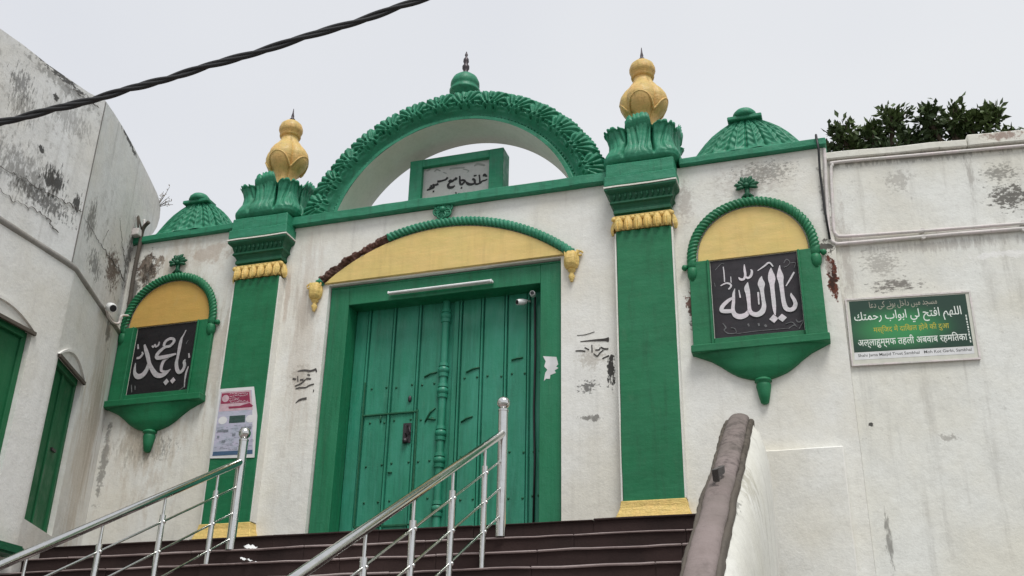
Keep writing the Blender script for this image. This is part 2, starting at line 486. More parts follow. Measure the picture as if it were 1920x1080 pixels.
MAT['green_door'] = paint('green_door_paint', (0.023, 0.235, 0.138, 1), 0.42, 0.6, 0.5, 1.0, 0.3, wear=0.2, grain=(3.0, 3.0, 0.18), band=(3.0, 3.0, 0.5), wav=(4, 4, 0.3))
MAT['green_shut'] = paint('green_shutter_paint', (0.007, 0.12, 0.042, 1), 0.55, 0.3, 0.35, grain=(3.0, 3.0, 0.18), band=(3.0, 3.0, 0.5), wav=(4, 4, 0.3))
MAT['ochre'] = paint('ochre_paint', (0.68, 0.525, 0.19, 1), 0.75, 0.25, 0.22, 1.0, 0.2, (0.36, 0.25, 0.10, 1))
MAT['ochre_part_shade'] = paint('deep_ochre_part_shade', (0.52, 0.335, 0.085, 1), 0.75, 0.12, 0.12, 1.0, 0.2, (0.28, 0.17, 0.05, 1))  # deeper ochre of the left lunette, partly painted-in shade of the left building
MAT['gold'] = paint('yellow_finial_paint', (0.58, 0.425, 0.14, 1), 0.5, 0.35, 0.5, 3.0, 0.3, (0.20, 0.12, 0.035, 1))
MAT['gold_leaf'] = paint('yellow_leaf_paint', (0.72, 0.53, 0.17, 1), 0.55, 0.3, 0.4, 5.0, 0.4, (0.16, 0.09, 0.02, 1))
MAT['broken'] = plaster('exposed_brick_rubble', (0.085, 0.052, 0.042, 1), (0.13, 0.06, 0.045, 1), grime=0.5, streak=0.3, dark=(0.02, 0.016, 0.014, 1))
MAT['stone'] = plaster('brown_stair_stone', (0.040, 0.024, 0.022, 1), (0.024, 0.015, 0.014, 1), grime=0.5, streak=0.35, dark=(0.012, 0.009, 0.009, 1), spots=0.2)
MAT['nosing'] = plaster('worn_stair_edge', (0.36, 0.30, 0.29, 1), (0.20, 0.15, 0.145, 1), grime=0.6, streak=0.2, dark=(0.035, 0.024, 0.023, 1), g0=0.48)
MAT['cement'] = plaster('cement_coping', (0.25, 0.205, 0.195, 1), (0.17, 0.145, 0.13, 1), grime=0.65, streak=0.35, dark=(0.04, 0.035, 0.03, 1), patch=0.75, g0=0.46, spots=0.8, rough=0.9)
MAT['cement_dark'] = plaster('mouldy_cement_edge', (0.115, 0.10, 0.085, 1), grime=0.8, streak=0.4, dark=(0.025, 0.023, 0.02, 1), g0=0.46)
MAT['concrete'] = plaster('street_concrete', (0.20, 0.195, 0.185, 1), grime=0.3)
MAT['steel'] = plain('stainless_steel', (0.68, 0.68, 0.66, 1), 0.13, 1.0, 0.1, 20)
MAT['dark_metal'] = plain('dark_spire_metal', (0.06, 0.05, 0.055, 1), 0.45, 0.6)
MAT['black'] = plain('black_cable_rubber', (0.012, 0.012, 0.013, 1), 0.5)
MAT['ink'] = plain('black_ink', (0.014, 0.013, 0.013, 1), 0.7)
MAT['scrawl'] = plaster('faded_black_wall_paint', (0.04, 0.037, 0.034, 1), (0.13, 0.12, 0.115, 1), grime=0.3, patch=0.0, dark=(0.4, 0.38, 0.36, 1), g0=0.45, spots=0)
MAT['crack'] = plain('crack_line_grey', (0.17, 0.16, 0.15, 1), 0.9)  # dark grey of the crack lines and the corner seam
MAT['chalk'] = paint('white_lettering_paint', (0.62, 0.61, 0.62, 1), 0.6, 0.2, 0.3, 4.0, 0.2, (0.34, 0.34, 0.36, 1))
MAT['chalk_dim'] = plain('grey_ornament_paint', (0.16, 0.16, 0.165, 1), 0.6, 0, 0.5, 30)
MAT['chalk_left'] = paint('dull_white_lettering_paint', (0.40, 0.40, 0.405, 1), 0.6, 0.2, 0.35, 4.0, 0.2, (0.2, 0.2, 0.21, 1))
MAT['slate'] = paint('black_slate', (0.017, 0.016, 0.020, 1), 0.5, 0.3, 0.2, 2.0, 0.1, (0.008, 0.008, 0.010, 1), wear=0.06)
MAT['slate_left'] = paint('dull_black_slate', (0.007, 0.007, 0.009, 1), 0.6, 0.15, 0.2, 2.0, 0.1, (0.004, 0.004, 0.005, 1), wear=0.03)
MAT['marble'] = plaster('pale_marble', (0.50, 0.49, 0.48, 1), grime=0.3, streak=0.15)
MAT['faint'] = plain('faded_grey_ink', (0.27, 0.28, 0.26, 1), 0.8)
MAT['white_plastic'] = plain('white_plastic', (0.84, 0.85, 0.84, 1), 0.35)
MAT['pipe'] = paint('whitewashed_pipe', (0.62, 0.60, 0.565, 1), 0.6, 0.2, 0.35, 3.0, 0.2, (0.24, 0.22, 0.19, 1))
MAT['paper'] = plain('white_paper', (0.72, 0.72, 0.72, 1), 0.8, 0, 0.15, 6)
MAT['ledge'] = plaster('ledge_cement', (0.30, 0.285, 0.265, 1), grime=0.8, streak=0.4, dark=(0.05, 0.046, 0.04, 1), g0=0.46)
MAT['green_frame'] = paint('green_door_frame_paint', (0.009, 0.175, 0.075, 1), 0.45, 0.45, 0.45, 1.0, 0.3, wear=0.18, grain=(3.0, 3.0, 0.18), band=(3.0, 3.0, 0.5), wav=(4, 4, 0.3))

# ------------------------------------------------------------------ pen strokes (x, z, pen width) of the writing
INK_RIGHT = [[(3.969,2.815,0.006),(3.961,2.764,0.03),(3.962,2.685,0.07),(3.965,2.606,0.049),(3.968,2.494,0.043),(3.973,2.383,0.045),(3.988,2.307,0.05),(4.025,2.278,0.046),(4.068,2.289,0.048),(4.092,2.336,0.043),(4.082,2.392,0.038),(4.061,2.439,0.028),(4.059,2.47,0.006)],[(3.874,2.798,0.006),(3.869,2.742,0.049),(3.871,2.669,0.078),(3.868,2.585,0.049),(3.869,2.462,0.044),(3.87,2.351,0.041),(3.87,2.269,0.025),(3.874,2.232,0.006)],[(3.767,2.71,0.006),(3.756,2.666,0.046),(3.756,2.615,0.076),(3.757,2.542,0.043),(3.762,2.43,0.039),(3.764,2.352,0.047),(3.739,2.289,0.06),(3.687,2.262,0.057),(3.634,2.279,0.047),(3.61,2.326,0.04),(3.608,2.403,0.038),(3.606,2.515,0.048),(3.599,2.584,0.054),(3.614,2.649,0.008)],[(3.61,2.326,0.04),(3.569,2.275,0.053),(3.508,2.258,0.061),(3.454,2.282,0.054),(3.433,2.346,0.04),(3.446,2.445,0.034),(3.454,2.533,0.028),(3.471,2.594,0.005)],[(3.452,2.494,0.02),(3.391,2.462,0.038),(3.326,2.403,0.044),(3.313,2.351,0.044),(3.372,2.336,0.046),(3.443,2.334,0.04)],[(3.592,2.875,0.008),(3.591,2.812,0.024),(3.593,2.743,0.026),(3.574,2.698,0.024),(3.541,2.697,0.028),(3.52,2.724,0.01)],[(3.592,2.732,0.02),(3.62,2.705,0.024),(3.656,2.733,0.028),(3.667,2.785,0.022),(3.653,2.802,0.008)],[(3.362,2.876,0.01),(3.366,2.795,0.012),(3.365,2.692,0.012)],[(3.319,2.649,0.011),(3.379,2.673,0.019),(3.424,2.656,0.02),(3.43,2.627,0.02),(3.402,2.594,0.016)],[(3.435,2.746,0.008),(3.435,2.672,0.01)],[(4.113,2.717,0.018),(4.065,2.639,0.019),(4.013,2.561,0.01)],[(3.729,2.78,0.008),(3.801,2.825,0.018),(3.859,2.861,0.02),(3.898,2.809,0.012)],[(3.715,2.525,0.02),(3.712,2.378,0.014)],[(3.512,2.574,0.01),(3.521,2.481,0.016)]]
INK_RIGHT_THIN = [[(3.581,2.169,0.018),(3.588,2.136,0.018)],[(3.689,2.163,0.02),(3.695,2.13,0.019)],[(3.756,2.139,0.024),(3.769,2.111,0.023)],[(3.313,2.204,0.01),(3.345,2.146,0.014),(3.323,2.121,0.01),(3.365,2.078,0.01),(3.445,2.075,0.008),(3.438,2.125,0.008),(3.399,2.14,0.008)],[(3.444,2.064,0.005),(3.653,2.074,0.006),(3.995,2.07,0.005)],[(4.08,2.163,0.01),(4.106,2.128,0.014),(4.156,2.144,0.009),(4.104,2.053,0.01)],[(3.994,2.065,0.008),(4.055,2.101,0.01),(4.082,2.077,0.008),(4.039,2.135,0.008),(3.97,2.121,0.007)],[(4.013,2.837,0.007),(4.046,2.879,0.01),(4.078,2.84,0.009),(4.049,2.799,0.008),(4.008,2.787,0.008)],[(4.081,2.828,0.008),(4.136,2.827,0.008),(4.116,2.767,0.006)],[(3.272,2.847,0.006),(3.338,2.913,0.007),(3.374,2.909,0.006)],[(3.252,2.694,0.007),(3.26,2.647,0.007)]]
INK_LEFT = [[(-3.496,2.854,0.012),(-3.52,2.791,0.017),(-3.542,2.744,0.028),(-3.55,2.679,0.045),(-3.552,2.592,0.043),(-3.556,2.484,0.035),(-3.56,2.399,0.045),(-3.533,2.311,0.049),(-3.492,2.272,0.047),(-3.449,2.294,0.042),(-3.431,2.354,0.038),(-3.446,2.409,0.035),(-3.431,2.442,0.01)],[(-3.794,2.66,0.036),(-3.786,2.714,0.039),(-3.733,2.753,0.038),(-3.67,2.748,0.038),(-3.651,2.706,0.038),(-3.698,2.653,0.036),(-3.767,2.644,0.038),(-3.82,2.608,0.043),(-3.869,2.553,0.048),(-3.863,2.506,0.051),(-3.789,2.502,0.055),(-3.685,2.513,0.045),(-3.589,2.531,0.024)],[(-3.683,2.502,0.024),(-3.747,2.465,0.041),(-3.776,2.398,0.043),(-3.768,2.322,0.033),(-3.694,2.302,0.028),(-3.634,2.326,0.011)],[(-4.095,2.713,0.022),(-4.064,2.644,0.046),(-4.017,2.552,0.054),(-3.974,2.449,0.048),(-3.915,2.358,0.055),(-3.842,2.278,0.067),(-3.767,2.253,0.062),(-3.701,2.273,0.05),(-3.644,2.316,0.014)],[(-3.981,2.445,0.036),(-3.995,2.354,0.058),(-4.043,2.286,0.069),(-4.11,2.274,0.07),(-4.162,2.318,0.046),(-4.178,2.382,0.029),(-4.181,2.464,0.007)],[(-3.976,2.684,0.019),(-3.951,2.663,0.022),(-3.931,2.696,0.02),(-3.912,2.661,0.019),(-3.878,2.682,0.022),(-3.871,2.728,0.012)],[(-4.18,2.535,0.029),(-4.133,2.536,0.034),(-4.097,2.581,0.026),(-4.112,2.613,0.012)],[(-4.198,2.729,0.017),(-4.181,2.661,0.022)],[(-3.377,2.344,0.014),(-3.395,2.255,0.026),(-3.397,2.16,0.016),(-3.388,2.065,0.01)],[(-3.401,2.523,0.018),(-3.383,2.462,0.026)]]
INK_LEFT_THIN = [[(-4.189,2.168,0.015),(-4.163,2.065,0.012)],[(-4.133,2.153,0.012),(-4.119,2.098,0.012)],[(-3.462,2.03,0.012),(-3.38,2.085,0.01)],[(-3.465,2.659,0.007),(-3.439,2.711,0.007)]]
INK_PLAQUE = [[(0.386,4.746,0.01),(0.355,4.731,0.016),(0.32,4.728,0.014),(0.29,4.703,0.018),(0.282,4.767,0.014),(0.273,4.827,0.014)],[(0.327,4.794,0.009),(0.344,4.815,0.03),(0.369,4.797,0.021),(0.384,4.79,0.007)],[(0.29,4.703,0.016),(0.242,4.692,0.019),(0.219,4.712,0.021),(0.211,4.759,0.023),(0.181,4.779,0.023)],[(0.197,4.825,0.018),(0.237,4.825,0.013)],[(0.219,4.708,0.016),(0.162,4.702,0.025),(0.117,4.721,0.027),(0.091,4.752,0.012)],[(0.002,4.856,0.013),(0.012,4.743,0.022),(0.037,4.722,0.019),(0.062,4.745,0.017),(0.084,4.768,0.012),(0.047,4.784,0.02),(0.018,4.781,0.009)],[(0.023,4.672,0.017),(0.043,4.668,0.018)],[(-0.04,4.839,0.024),(-0.055,4.817,0.029),(-0.075,4.81,0.02),(-0.101,4.792,0.024),(-0.128,4.809,0.019),(-0.153,4.791,0.011)],[(-0.092,4.791,0.017),(-0.134,4.776,0.016),(-0.156,4.74,0.024),(-0.14,4.705,0.029),(-0.097,4.7,0.024),(-0.06,4.717,0.009)],[(-0.167,4.861,0.022),(-0.191,4.834,0.02),(-0.228,4.824,0.016),(-0.273,4.818,0.02),(-0.311,4.819,0.02)],[(-0.294,4.782,0.025),(-0.342,4.772,0.02),(-0.373,4.785,0.011),(-0.358,4.745,0.023),(-0.396,4.73,0.02),(-0.417,4.751,0.009)],[(-0.396,4.779,0.018),(-0.399,4.73,0.025),(-0.453,4.711,0.013)],[(-0.37,4.679,0.018),(-0.349,4.678,0.018)],[(0.131,4.587,0.009),(0.087,4.572,0.02),(0.034,4.576,0.021),(-0.013,4.588,0.014)],[(-0.044,4.621,0.011),(-0.042,4.583,0.014),(-0.095,4.562,0.014),(-0.145,4.548,0.014)]]
INK_PLAQUE_FAINT = [[(-0.475,5.008,0.019),(-0.439,5.022,0.022),(-0.421,5.039,0.009)],[(-0.363,4.98,0.012),(-0.328,5.008,0.02),(-0.277,4.975,0.015)],[(-0.146,4.988,0.019),(-0.046,4.987,0.022),(0.062,4.974,0.018)],[(0.045,4.952,0.013),(0.123,4.92,0.012),(0.106,4.893,0.007)],[(0.197,4.976,0.019),(0.249,4.997,0.027),(0.344,4.961,0.023)],[(-0.234,4.949,0.012),(-0.188,4.926,0.011)]]
SCRAWL_RIGHT = [[(1.724,2.156,0.007),(1.869,2.154,0.02),(2.005,2.149,0.032),(2.048,2.147,0.054),(2.052,2.147,0.005)],[(1.668,2.048,0.013),(1.732,2.044,0.016),(1.782,2.032,0.012)],[(1.773,2.078,0.014),(1.824,2.047,0.013)],[(1.856,2.103,0.013),(1.858,2.012,0.013)],[(1.895,2.037,0.012),(1.94,2.037,0.016),(1.949,2.06,0.011)],[(1.958,2.066,0.013),(1.994,2.041,0.018),(2.043,2.036,0.016)],[(1.986,2.025,0.013),(1.948,1.999,0.013),(1.916,1.962,0.013),(1.876,1.997,0.009)],[(1.974,1.926,0.016),(2.01,1.941,0.014),(2.05,1.953,0.018)],[(1.688,2.235,0.005),(1.779,2.233,0.007),(1.889,2.257,0.005)]]
SCRAWL_LEFT = [[(-1.814,2.134,0.012),(-1.722,2.137,0.024),(-1.64,2.121,0.024),(-1.562,2.137,0.027)],[(-1.563,2.129,0.019),(-1.557,2.098,0.018)],[(-1.871,2.042,0.024),(-1.822,2.031,0.019)],[(-1.806,2.07,0.012),(-1.794,1.998,0.014)],[(-1.769,2.017,0.021),(-1.721,2.018,0.024)],[(-1.686,2.027,0.023),(-1.621,2.017,0.019)],[(-1.828,1.945,0.013),(-1.766,1.962,0.018),(-1.729,1.985,0.015),(-1.693,2.02,0.011)],[(-1.816,1.908,0.015),(-1.761,1.916,0.021),(-1.681,1.913,0.017),(-1.636,1.935,0.018),(-1.574,1.947,0.013)],[(-1.676,2.079,0.017),(-1.642,2.064,0.021)],[(-1.795,1.726,0.008),(-1.743,1.761,0.024),(-1.654,1.774,0.029)],[(-1.577,1.862,0.032),(-1.565,1.861,0.032)]]
DOTS_RIGHT = [(3.854,2.194,0.047,0.05),(3.942,2.195,0.049,0.047)]
DOTS_LEFT = [(-3.669,2.159,0.04,0.045),(-3.572,2.171,0.039,0.043)]

# ================================================================== SETTING
LAND = -0.13                        # level of the landing in front of the door
RISE, TREAD, EDGE0 = 0.214, 0.42, -1.25
NSTEP = 17
GROUND_Z = LAND - RISE * NSTEP
g = MB()
g.add([(-900, -900, GROUND_Z), (900, -900, GROUND_Z), (900, 900, GROUND_Z), (-900, 900, GROUND_Z)], [(0, 1, 2, 3)])
tag(g.build('ground', MAT['concrete']), kind='structure')
tag(MB().box(-4.6, 30, 0.62, 40, GROUND_Z + 0.01, LAND - 0.05).build('courtyard', MAT['concrete']), kind='structure')

# ------------------------------------------------------------------ staircase
stairs = thing('stone_staircase', 'dark brown stone staircase with worn pale edges climbing to the green double door', 'stairs', (0, -3, LAND))
XR = 3.46
def step_mb(k):
    y0 = EDGE0 - TREAD * k
    z1 = LAND - RISE * k
    xl = -4.40 if k < 2 else -3.74
    b, c = MB(), MB()
    back = 0.0 if k == 0 else y0 + TREAD + 0.02
    rs = random.Random(40 + k)
    x = xl
    while x < XR:
        x2 = min(XR, x + rs.uniform(0.9, 1.5))
        if XR - x2 < 0.35: x2 = XR
        j, e = rs.uniform(-0.005, 0.005), rs.uniform(-0.005, 0.003)
        b.box(x + 0.002, x2 - 0.002, y0 + 0.022 + j, back, z1 - RISE - 0.02, z1 - 0.018)
        c.box(x + 0.002, x2 - 0.002, y0 + j, back - (0.0 if k == 0 else 0.022), z1 - 0.018, z1 + e)
        x = x2
    return b, c
for k in range(NSTEP):
    b, c = step_mb(k)
    o = b.build('landing' if k == 0 else 'step', MAT['stone'], stairs)
    if k == 0:
        c.build('paving', MAT['stone'], o, bevel=0.006, cut=0.4, wob=0.004)
    else:
        c.build('nosing', MAT['nosing'], o, bevel=0.007, cut=0.25, wob=0.009)

# ------------------------------------------------------------------ stair side wall with coping
sw = thing('stair_side_wall', 'whitewashed sloping stair wall with rounded grey cement coping', 'low wall', (3.55, -1.0, LAND))
def top_z(y):
    tab = [(0.95, 0.911), (1.56, 0.553), (2.13, 0.198), (2.83, -0.207), (3.32, -0.525), (3.78, -0.807), (4.38, -1.195), (9.0, -4.2)]
    return lerp(tab, -y)
ys = [-0.95 - 0.12 * i for i in range(62)]
prof = [(3.43, -9), (3.43, -0.09), (3.575, -0.09), (3.62, -0.13), (3.675, -0.20), (3.715, -0.34), (3.742, -0.50), (3.752, -0.75), (3.752, -9)]
def wall_fn(u, v):
    y = ys[round(u * 61)]
    x, d = prof[round(v * 8)]
    z = max(GROUND_Z - 0.02, top_z(y) + d)
    e = max(0, 1 - (-0.95 - y) / 0.12)          # far end is rounded off
    return (x, y - 0.02 * e, z - 0.05 * e * (d > -1))
m = MB().grid(wall_fn, 61, 8)
m.add([wall_fn(0, j / 8) for j in range(9)], [tuple(range(9))])
m.build('wall', MAT['stair_wall'], sw, smooth=True, ang=0.6, cut=0.5, wob=0.006)
def coping_fn(cx, hw, th, lift, r):
    def fn(u, v):
        y = -0.93 - 7.3 * u
        a = pi * (1.12 - 1.24 * v)
        e = min(1.0, (-0.90 - y) / 0.24)
        k = math.sqrt(max(0.02, 1 - (1 - e) ** 2))
        q = noise.noise(Vector((cx * 3, y * 3.2, v * 2))) * r + noise.noise(Vector((v * 5, y * 11, 3))) * r * 0.6
        x = cx + (hw + q) * cos(a) * (0.55 + 0.45 * k)
        z = top_z(y) - th + (th * (abs(sin(a)) ** 0.75) * (1 if sin(a) > 0 else -1) + q * 0.7) * (0.35 + 0.65 * k) + lift - 0.13 * (1 - k)
        return (x, y, z)
    return fn
m = MB().grid(coping_fn(3.505, 0.098, 0.080, 0.0, 0.010), 150, 14)
m.add([coping_fn(3.505, 0.098, 0.080, 0.0, 0.010)(0, j / 14) for j in range(15)], [tuple(range(15))])
cop = m.build('coping', MAT['cement'], sw, smooth=True)
for cx, nm in ((3.397, 0), (3.615, 1)):
    m = MB().grid(coping_fn(cx, 0.024, 0.05, -0.058, 0.018), 170, 6)
    m.build('coping_edge', MAT['cement_dark'], cop, smooth=True)
# black painted squiggle on the coping
sl_ = math.atan2(0.64, 1)
def cop_plane(a, b, h): return (3.50 + a, -2.98 - b * cos(sl_) - h * sin(sl_), top_z(-2.98 - b * cos(sl_)) + 0.034 + h)
MB().strokes([[(-0.005, -0.16, 0.015), (0.03, -0.14, 0.022), (0.028, -0.09, 0.022), (0.0, -0.03, 0.022), (-0.02, 0.03, 0.022), (-0.015, 0.07, 0.022), (0.02, 0.085, 0.015)]], cop_plane, 0.03).build('painted_mark', MAT['scrawl'], cop)

# ================================================================== GATEWAY
gate = thing('mosque_gateway', 'white and green plastered gateway with a big carved arch over a green double door', 'gateway', (0, 0, LAND))
DW, DT = 1.5, 3.24                   # door opening half width, top
B0 = LAND - 0.3
# walls
MB().xz([(-2.3, B0), (-DW, B0), (-DW, DT), (DW, DT), (DW, B0), (2.3, B0), (2.3, 4.13), (-2.3, 4.13)], 0, 0.6).build('wall', MAT['facade'], gate)
for s in (-1, 1):
    x0, x1 = (2.3, 4.57) if s > 0 else (-4.9, -2.3)
    MB().box(x0, x1, 0, 0.6, GROUND_Z - 0.05, 4.22).build('wing_wall', MAT['facade'], gate)
    # coping band over the wing
    a, b = (2.94, 4.60) if s > 0 else (-4.62, -2.94)
    m = MB().box(a, b, -0.07, 0.62, 4.223, 4.318)
    m.build('wing_cornice', MAT['green_carved'], gate, bevel=0.012, cut=0.25, wob=0.010)
MB().box(-2.16, 2.16, -0.09, 0.62, 4.133, 4.262).build('cornice', MAT['green_carved'], gate, bevel=0.012, cut=0.25, wob=0.009)
# low plinth at the foot of the right wing
MB().box(3.3, 4.41, -0.10, -0.002, GROUND_Z - 0.05, 0.735).build('plinth', MAT['facade'], gate, bevel=0.012, cut=0.3, wob=0.006)

# ---------------------------------------------------------------- great arch
CX = 0.035
def arc_pt(u, v, ro=2.20, zo=3.675, ri=1.64, zi=3.805):
    a0 = R(15.2)
    a = pi - a0 - (pi - 2 * a0) * u
    k = ri + (ro - ri) * v
    zc = zi + (zo - zi) * v
    # outer curve is a touch flatter near the springing
    return CX + k * cos(a) * (1.0 - 0.012 * v), zc + k * sin(a), a
UN = 14
def relief(u, v):
    a = (u * UN) % 1 - 0.5
    k = int(u * UN)
    W = 0.405
    dx, dy = a * W * (1 + 0.04 * noise.noise(Vector((k * 1.7, v * 3, 1)))), (v - 0.33) * 0.54
    r, t = math.hypot(dx, dy), math.atan2(dx, max(dy, -0.03))
    st_ = 0.30
    q = abs(((t / st_) % 1) - 0.5) * 2                      # 1 half way between two fingers of the leaf
    dist = (1 - q) * 0.5 * st_ * r
    h = -0.042 * math.exp(-(dist / (0.008 + 0.03 * r)) ** 2) * sst(0.10, 0.17, r) * sst(-0.01, 0.04, dy)
    for tt, rr, sg in ((-1.15, 0.075, 3.2), (1.15, 0.075, 3.2), (-0.45, 0.10, 4.2), (0.45, 0.10, 4.2), (-1.0, 0.155, 3.6), (1.0, 0.155, 3.6), (0.0, 0.165, 3.0)):
        ex, ey = rr * sin(tt), rr * cos(tt)
        h -= 0.055 * math.exp(-((dx - ex) ** 2 * 1.6 + (dy - ey) ** 2 * 0.8) / (sg * 1e-4))
        h += 0.012 * math.exp(-((math.hypot(dx - ex, dy - ey) - 0.034) / 0.010) ** 2)
    h -= 0.030 * sst(0.40, 0.5, abs(a)) * sst(0.42, 0.55, v)
    h *= 0.85 + 0.5 * noise.noise(Vector((k * 3.7, dx * 6, dy * 6)))
    return h * sst(0.22, 0.36, v), (t / st_), a
def arch_fn(u, v):
    h, lobes, a = relief(u, v)
    if v < 0.10: p = 0.055
    elif v < 0.22: p = 0.055 - 0.045 * sst(0.10, 0.15, v)
    else: p = 0.01 + 0.10 * sst(0.20, 0.50, v) + 0.035 * sin(pi * min(1, max(0, (v - 0.2) / 0.8))) - 0.075 * sst(0.88, 1.0, v)
    vv = v
    if v > 0.6:
        sc = abs(cos(pi * 7 * a)) ** 0.6 * 0.5 + 0.5 * abs(cos(pi * a)) ** 0.4
        vv = v + (sc - 0.8) * 0.10 * sst(0.78, 1.0, v)
    x, z, _ = arc_pt(u, vv)
    n_ = noise.noise(Vector((x * 4, z * 4, 2))) * 0.012
    return (x, 0.10 - p - h + n_, z)
am = MB().grid(arch_fn, UN * 60, 50)
arch_o = am.build('arch_moulding', MAT['green_carved'], gate, smooth=True)
# bead row at the inner edge
bd = MB()
NB = 86
for i in range(NB):
    x, z, _ = arc_pt((i + 0.5) / NB, 0.145)
    bd.sphere((x, 0.085, z), 0.021, 7, 5)
bd.build('bead_row', MAT['green_carved'], arch_o, smooth=True)
sb = MB()
sb.grid(lambda u, v: (arc_pt(u, 0)[0], 0.047 + v * 0.603, arc_pt(u, 0)[1]), 72, 3)
sb.grid(lambda u, v: (arc_pt(u, v)[0], 0.65, arc_pt(u, v)[1]), 72, 2)
sb.build('arch_soffit', MAT['soffit'], arch_o, smooth=True, ang=0.7)
MB().grid(lambda u, v: (arc_pt(u, 0.97)[0], 0.11 + v * 0.54, arc_pt(u, 0.97)[1]), 96, 2).build('arch_back', MAT['green_dark'], arch_o, smooth=True)
# small dome and spire on the crown of the arch
fin = part('crown_finial', gate, (0.06, 0.36, 5.86 - LAND))
MB().lathe([(0.16, 0), (0.17, 0.20), (0.205, 0.215), (0.21, 0.25), (0.185, 0.265), (0.185, 0.31), (0.198, 0.33), (0.195, 0.38), (0.165, 0.45), (0.11, 0.50), (0.05, 0.525), (0.03, 0.53)], n=28).build('dome', MAT['green_carved'], fin, True, True)
MB().lathe([(0.045, 0.52), (0.05, 0.55), (0.028, 0.58), (0.048, 0.62), (0.05, 0.66), (0.025, 0.70), (0.04, 0.74), (0.036, 0.78), (0.012, 0.82), (0.022, 0.85), (0.004, 0.91)], n=12).build('spire', MAT['dark_metal'], fin, True, True)

